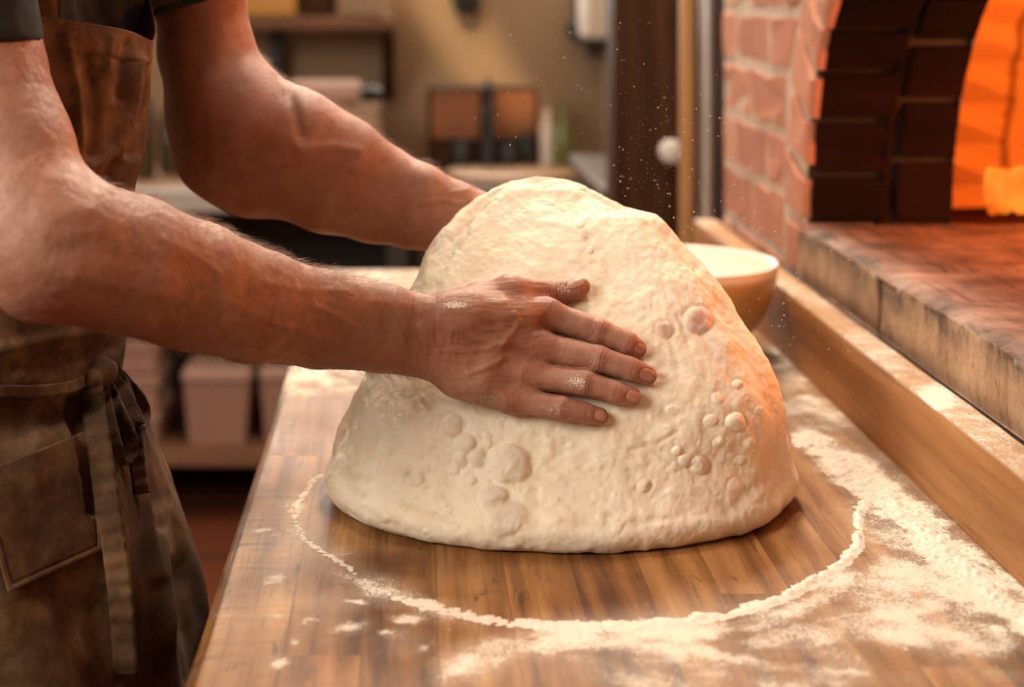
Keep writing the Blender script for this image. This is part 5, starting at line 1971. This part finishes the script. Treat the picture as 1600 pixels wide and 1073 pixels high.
SHIRT = Body(torso_chains(0.012), (), cut=lambda q: np.maximum(0.97 - q[:, 2], q[:, 2] - 1.485 + 0.3 * np.abs(q[:, 1] - 1.44)))
a, b = surface_net(SHIRT, (-.56, 1.16, .80), (-.10, 1.74, 1.56), 0.004)
nn = vert_normals(a, b)
fold = 0.0026 * np.sin(a[:, 1] * 150 + 6 * fbm(a, 5, 2, 7)) * sstep(1.15, 1.3, a[:, 2]) * (np.abs(a[:, 1] - 1.43) < .12)
a = a + nn * (0.003 * fbm(a, 24, 3, 5) + fold)[:, None]
HEM_R, HEM_L = P(-30, 66, 1.266), P(290, 12, 1.61)
nR = np.array((0.02, 0.0, -1.0))
nL = np.array((0.30, 0.0, -1.0)) / math.hypot(.3, 1)
SL_R = Body([Chain([SHO_R + (-.015, .07, .005), SHO_R + (-.002, .0, .004), P(-54, 66, 1.264), P(-40, 130, 1.255)], [.074, .074, .0555, .055], .01, .03)], (), cut=lambda q: (q - HEM_R) @ nR)
SL_L = Body([Chain([SHO_L + (-.03, -.06, .0), SHO_L + (-.004, 0, .003), P(302, -20, 1.61), P(300, 60, 1.61)], [.080, .074, .0545, .054], .01, .03)], (), cut=lambda q: (q - HEM_L) @ nL)
a2, b2 = surface_net(SL_R, (-.50, 1.15, 1.20), (-.20, 1.45, 1.56), 0.003)
a3, b3 = surface_net(SL_L, (-.36, 1.46, 1.20), (-.08, 1.74, 1.56), 0.003)
a2 = a2 + vert_normals(a2, b2) * (0.002 * fbm(a2, 30, 3, 8))[:, None]
a3 = a3 + vert_normals(a3, b3) * (0.002 * fbm(a3, 30, 3, 9))[:, None]
put('t_shirt', np.vstack([a, a2, a3]), np.vstack([b, b2 + len(a), b3 + len(a) + len(a2)]), M['shirt'], person)
tb = Body([Chain([tz(-.395, 1.37, .93), tz(-.395, 1.49, .93)], [.088, .088], .01, .04)] + [Chain([tz(-.395, 1.43 + s * .068, .90), tz(-.39, 1.43 + s * .078, .50), tz(-.41, 1.43 + s * .085, .10)], [.086, .072, .066], .02, .03) for s in (-1, 1)], (),
          cut=lambda q: np.maximum(0.075 - q[:, 2], q[:, 2] - 0.99))
a, b = surface_net(tb, (-.58, 1.18, .05), (-.2, 1.7, 1.02), 0.007)
put('trousers', a, b, M['trouser'], person)
for s in (-1, 1):
    y = 1.43 + s * .085
    shb = Body([Chain([tz(-.425, y, .05), tz(-.27, y + s * .02, .042)], [.05, .042], .01, .03), Chain([tz(-.42, y, .06), tz(-.415, y, .11)], [.052, .055], .01, .03)], (), cut=lambda q: np.maximum(0.001 - q[:, 2], q[:, 2] - 0.115))
    a, b = surface_net(shb, (-.52, y - .1, -.01), (-.18, y + .13, .14), 0.005)
    put('shoe', a, b, M['shoe'], person)

# apron: one sheet, bib and skirt, hung on control rows
zr = lambda py_: H - (py_ - VY) * 1.43 / F
rows = []
nctl = 11
sv = np.linspace(0, 1, nctl)
top_xy = catmull([(-.296, 1.300), (-.272, 1.328), (-.246, 1.366), (-.230, 1.402), (-.222, 1.432), (-.2235, 1.465), (-.232, 1.50), (-.243, 1.535)], nctl)
top_z = np.interp(sv, [0, .2, .4, .55, .62, .75, .88, 1], [H - .0150, H - .0215, H - .0305, H - .0385, H - .039, H - .028, H - .008, H + .006])
rows.append(np.column_stack([top_xy, top_z]))
for py_, pxf, b, tmax in ((110, 236, .134, 74), (170, 232, .140, 79), (235, 224, .145, 86), (300, 207, .150, 94), (380, 197, .152, 102), (470, 193, .157, 110), (545, 191, .158, 118), (582, 187, .155, 124), (604, 189, .155, 126),
                          (640, 211, .166, 128), (720, 240, .178, 128), (800, 264, .188, 128), (900, 290, .198, 126), (1000, 312, .208, 124), (1100, 322, .214, 122), (1300, 330, .22, 120), (1560, 332, .225, 118)):
    xf = (pxf - VX) * 1.43 / F
    cx_ = -.372
    th = np.radians(np.linspace(-tmax, tmax, nctl))
    sq = 0.9 if py_ > 600 else 1.0
    rows.append(np.column_stack([cx_ + (xf - cx_) * np.sign(np.cos(th)) * np.abs(np.cos(th)) ** sq, 1.43 + b * np.sin(th), np.full(nctl, zr(py_))]))
rows = np.array(rows)
NU, NV = 300, 420
fine = np.stack([catmull(r, NU) for r in rows])                    # rows x NU x 3
fine = np.stack([catmull(fine[:, j], NV) for j in range(NU)], 1)   # NV x NU x 3
AV = fine.reshape(-1, 3)
AQ = grid_faces(NU, NV)
an = vert_normals(AV, AQ)
if an[(NV // 2) * NU + NU // 2][0] < 0:
    AQ = AQ[:, ::-1]
    an = -an
ax_, ay_ = to_px(AV)
fr_ = sstep(-0.2, 0.2, -an[:, 1])
s_u = np.tile(np.linspace(0, 1, NU), NV)
v_r = np.repeat(np.arange(NV), NU)
dd = 0.0025 * fbm(AV, 14, 3, 21) + 0.0010 * fbm(AV, 45, 3, 22)
bib = (ay_ < 560)
skirt = sstep(600, 680, ay_)
dd += skirt * (0.010 * np.sin(s_u * 34 + 3.0 * fbm(AV, 4, 2, 23)) * sstep(620, 1000, ay_) + 0.004 * fbm(AV * (1, 1, .3), 30, 2, 24))
for pts, w, a in (([(100, 60), (118, 140), (126, 220)], 9, .005), ([(135, 85), (150, 160), (145, 240)], 10, -.005), ([(215, 100), (204, 170), (180, 230), (140, 262)], 12, .007), ([(228, 110), (222, 190), (205, 240)], 8, -.006),
                  ([(196, 70), (190, 110), (186, 150)], 8, -.004), ([(170, 60), (168, 110)], 7, .003), ([(215, 250), (196, 290), (190, 320)], 8, .005), ([(180, 255), (160, 290)], 9, -.004),
                  ([(0, 545), (80, 530), (160, 515)], 12, .004), ([(20, 575), (110, 560), (180, 540)], 10, -.004), ([(115, 630), (125, 700), (140, 800)], 9, -.010), ([(150, 620), (170, 760), (185, 900), (195, 1040)], 16, .006),
                  ([(225, 640), (238, 720), (255, 820)], 10, -.008), ([(215, 660), (222, 760), (230, 900)], 12, .006), ([(262, 800), (250, 900), (240, 1010)], 14, .008), ([(285, 880), (275, 960), (285, 1060)], 14, -.008), ([(60, 650), (50, 760)], 18, .003)):
    q, t = poly_dist(ax_, ay_, pts)
    dd += a * np.exp(-(q / w) ** 2) * fr_
# hem: a doubled band along the bib top, with its stitch line; drawn in at the waist tie
hz = np.linalg.norm(AV - AV.reshape(NV, NU, 3)[0][None].repeat(NV, 0).reshape(-1, 3), axis=1)
dd += 0.0012 * sstep(0.026, 0.024, hz) - 0.0008 * np.exp(-((hz - 0.0255) / 0.0012) ** 2)
dd += -0.004 * np.exp(-((AV[:, 2] - zr(604)) / 0.008) ** 2)
AV = AV + an * dd[:, None]
apron = put('apron', AV, AQ, M['apron'], person, None, True)
so = apron.modifiers.new('thickness', 'SOLIDIFY')
so.thickness, so.offset = 0.0018, -1
APR = BVHTree.FromPolygons([Vector(v) for v in AV], [tuple(int(i) for i in f) for f in AQ])


def on_apron(px_, py_, lift, default=1.36):
    return P(px_, py_, surf(APR, px_, py_, default) - lift)


def patch(name, quad, nu, nv, lift, m, parent, thick=0.0016, wave=0.0):
    """A cloth patch lying on the apron inside a pixel quad (top-left, top-right, bottom-right, bottom-left)."""
    q = np.array(quad, float)
    V = []
    for j in range(nv):
        for i in range(nu):
            u, v = i / (nu - 1), j / (nv - 1)
            x, y = (q[0] * (1 - u) + q[1] * u) * (1 - v) + (q[3] * (1 - u) + q[2] * u) * v
            edge = min(u, 1 - u, 1 - v)
            V.append(on_apron(x, y, lift + 0.0012 * (edge < 0.035) - 0.001 * (0.045 < edge < 0.06) + 0.004 * (1 - v) ** 3 * math.sin(PI * u)))
    o_ = put(name, V, grid_faces(nu, nv), m, parent, None, True)
    s_ = o_.modifiers.new('thickness', 'SOLIDIFY')
    s_.thickness = thick
    return o_


patch('pocket', [(-40, 742), (148, 668), (160, 858), (12, 926)], 60, 60, 0.0032, M['apron'], apron)


def ribbon(name, pts, width, m, parent, lift=0.004, n=70, curl=0.0, depth=None, twist=0.0):
    """A cloth tape along a pixel path; pts: (px, py[, extra lift])."""
    c = catmull([(p[0], p[1], p[2] if len(p) > 2 else 0.0) for p in pts], n)
    V = []
    for i, (x, y, ex) in enumerate(c):
        t = c[min(i + 1, n - 1)][:2] - c[max(i - 1, 0)][:2]
        t = t / (np.linalg.norm(t) + 1e-9)
        nx, ny = -t[1], t[0]
        base = on_apron(x, y, lift + ex) if depth is None else P(x, y, depth - ex)
        for w in np.linspace(-0.5, 0.5, 7):
            tw = twist * math.sin(i / n * 9)
            off = np.array((nx * w * width * math.cos(tw), w * width * math.sin(tw) * 1.0, -ny * w * width * math.cos(tw)))
            V.append(base + off + np.array((0, -curl * (0.25 - w * w) + 0.0007 * (abs(abs(w) - 0.42) < 0.02) - 0.0006 * math.sin(i * 0.9), 0)))
    o_ = put(name, V, grid_faces(7, n), m, parent, None, True)
    s_ = o_.modifiers.new('thickness', 'SOLIDIFY')
    s_.thickness = 0.0022
    return o_


tie = ribbon('waist_tie', [(-60, 608), (0, 611), (60, 611), (110, 604), (142, 590), (160, 578)], .0095, M['apron'], apron, .004)
ribbon('tie_tail', [(140, 592, .004), (146, 640, .008), (158, 720, .009), (170, 800, .008), (182, 880, .008), (190, 960, .007), (196, 1056, .006)], .0195, M['apron'], tie, .004, 120, twist=0.10)
ribbon('tie_tail', [(176, 575, .004), (196, 612, .008), (208, 660, .009), (214, 715, .008), (222, 770, .006)], .0125, M['apron'], tie, .004, 70)
ribbon('tie_loop', [(158, 585, .006), (176, 620, .014), (196, 668, .020), (205, 700, .016), (196, 718, .012), (180, 700, .008), (170, 655, .006), (158, 600, .004)], .0125, M['apron'], tie, .004, 90, twist=0.5)
ribbon('tie_loop', [(170, 574, .006), (195, 592, .018), (216, 622, .026), (225, 648, .024), (218, 664, .016), (206, 640, .010), (188, 604, .006), (168, 582, .004)], .0125, M['apron'], tie, .004, 90, twist=0.6)
kb = Body([Chain([on_apron(146, 592, .008), on_apron(160, 582, .012), on_apron(170, 577, .008)], [.009, .0115, .008], .003, .006), Chain([on_apron(158, 574, .010), on_apron(164, 594, .008)], [.007, .006], .003, .006)])
k0 = on_apron(158, 584, .01)
a, b = surface_net(kb, k0 - .04, k0 + .04, 0.0022)
put('tie_knot', a, b, M['apron'], tie)
# neck straps
def strap(a0, a1, a2, w):
    c = catmull([a0, a1, a2], 30)
    t = np.gradient(c, axis=0)
    V = []
    for p, tt in zip(c, t):
        sd = np.cross(tt, p - np.array((-.36, 1.43, p[2])))
        sd /= np.linalg.norm(sd) + 1e-9
        for k in np.linspace(-.5, .5, 5):
            V.append(p + sd * k * w)
    o_ = put('neck_strap', V, grid_faces(5, 30), M['apron'], apron, None, True)
    s_ = o_.modifiers.new('thickness', 'SOLIDIFY')
    s_.thickness = 0.0022


strap(P(66, 34, 1.312), np.array((-.296, 1.33, H + .03)), np.array((-.315, 1.385, H + .105)), .026)
strap(P(226, 62, 1.52), np.array((-.246, 1.515, H + .03)), np.array((-.285, 1.485, H + .105)), .024)
# ================================================================ light
def area(name, loc, target, size, energy, color, size_y=None, spread=180):
    d = bpy.data.lights.new(name, 'AREA')
    d.energy, d.color, d.size = energy, color, size
    if size_y:
        d.shape, d.size_y = 'RECTANGLE', size_y
    d.spread = math.radians(spread)
    o = bpy.data.objects.new(name, d)
    C.objects.link(o)
    o.location = loc
    o.rotation_euler = (Vector(target) - Vector(loc)).to_track_quat('-Z', 'Y').to_euler()
    return o


area('front_window_light', (-1.75, 0.05, 2.3), (0.15, 1.45, 1.0), 1.2, 58, (1.0, 0.93, 0.82), 1.2)
area('back_window_light', ((WX0 + WX1) / 2, RY1 - 0.02, (WZ0 + WZ1) / 2), ((WX0 + WX1) / 2 + 0.1, 2.0, 1.2), WX1 - WX0, 30, (1.0, 0.92, 0.80), WZ1 - WZ0)
area('ceiling_lamp_light', (0.4, 3.1, 2.65), (0.0, 1.6, 1.1), 0.4, 55, (1.0, 0.86, 0.68))
area('bowl_fill_light', (0.34, 1.95, 2.5), (0.34, 2.0, 0.9), 0.25, 11, (1.0, 0.86, 0.70))  # added overhead fill for bowl, dough top and hearth; no lamp hangs there
area('kitchen_lamp_light', (-0.2, 3.9, 2.7), (-0.2, 4.9, 1.2), 0.6, 6, (1.0, 0.78, 0.52))


def bulb(name, loc, energy, color, r):
    d_ = bpy.data.lights.new(name, 'POINT')
    d_.energy, d_.color, d_.shadow_soft_size = energy, color, r
    o_ = bpy.data.objects.new(name, d_)
    C.objects.link(o_)
    o_.location = loc


bulb('fire_light', (1.12, 1.88, OZ + 0.17), 24, (1.0, 0.25, 0.035), 0.12)
bulb('ember_light', (1.06, 2.12, OZ + 0.19), 0.2, (1.0, 0.30, 0.04), 0.05)
d = bpy.data.lights.new('sun_patch_light', 'AREA')  # narrow area light added to throw the wall's sun patch; no skylight is built
d.shape, d.size, d.size_y, d.energy, d.color, d.spread = 'RECTANGLE', 0.17, 1.0, 0.32, (1.0, 0.72, 0.4), math.radians(3)
o = bpy.data.objects.new('sun_patch_light', d)
C.objects.link(o)
wpt = Vector(P(715, 40, 5.2))
o.location = wpt + Vector((-0.35, -2.4, 1.2))
from mathutils import Quaternion
o.rotation_euler = ((wpt - o.location).to_track_quat('-Z', 'Y') @ Quaternion((0, 0, 1), math.radians(34))).to_euler()
w = bpy.data.worlds.new('world')
bpy.context.scene.world = w
w.use_nodes = True
bgn = w.node_tree.nodes['Background']
bgn.inputs[0].default_value = (1.0, 0.85, 0.68, 1)
bgn.inputs[1].default_value = 0.04
sc = bpy.context.scene
sc.view_settings.view_transform = 'Standard'
sc.view_settings.look = 'None'
sc.view_settings.gamma = 1.0
sc.view_settings.exposure = 0.36
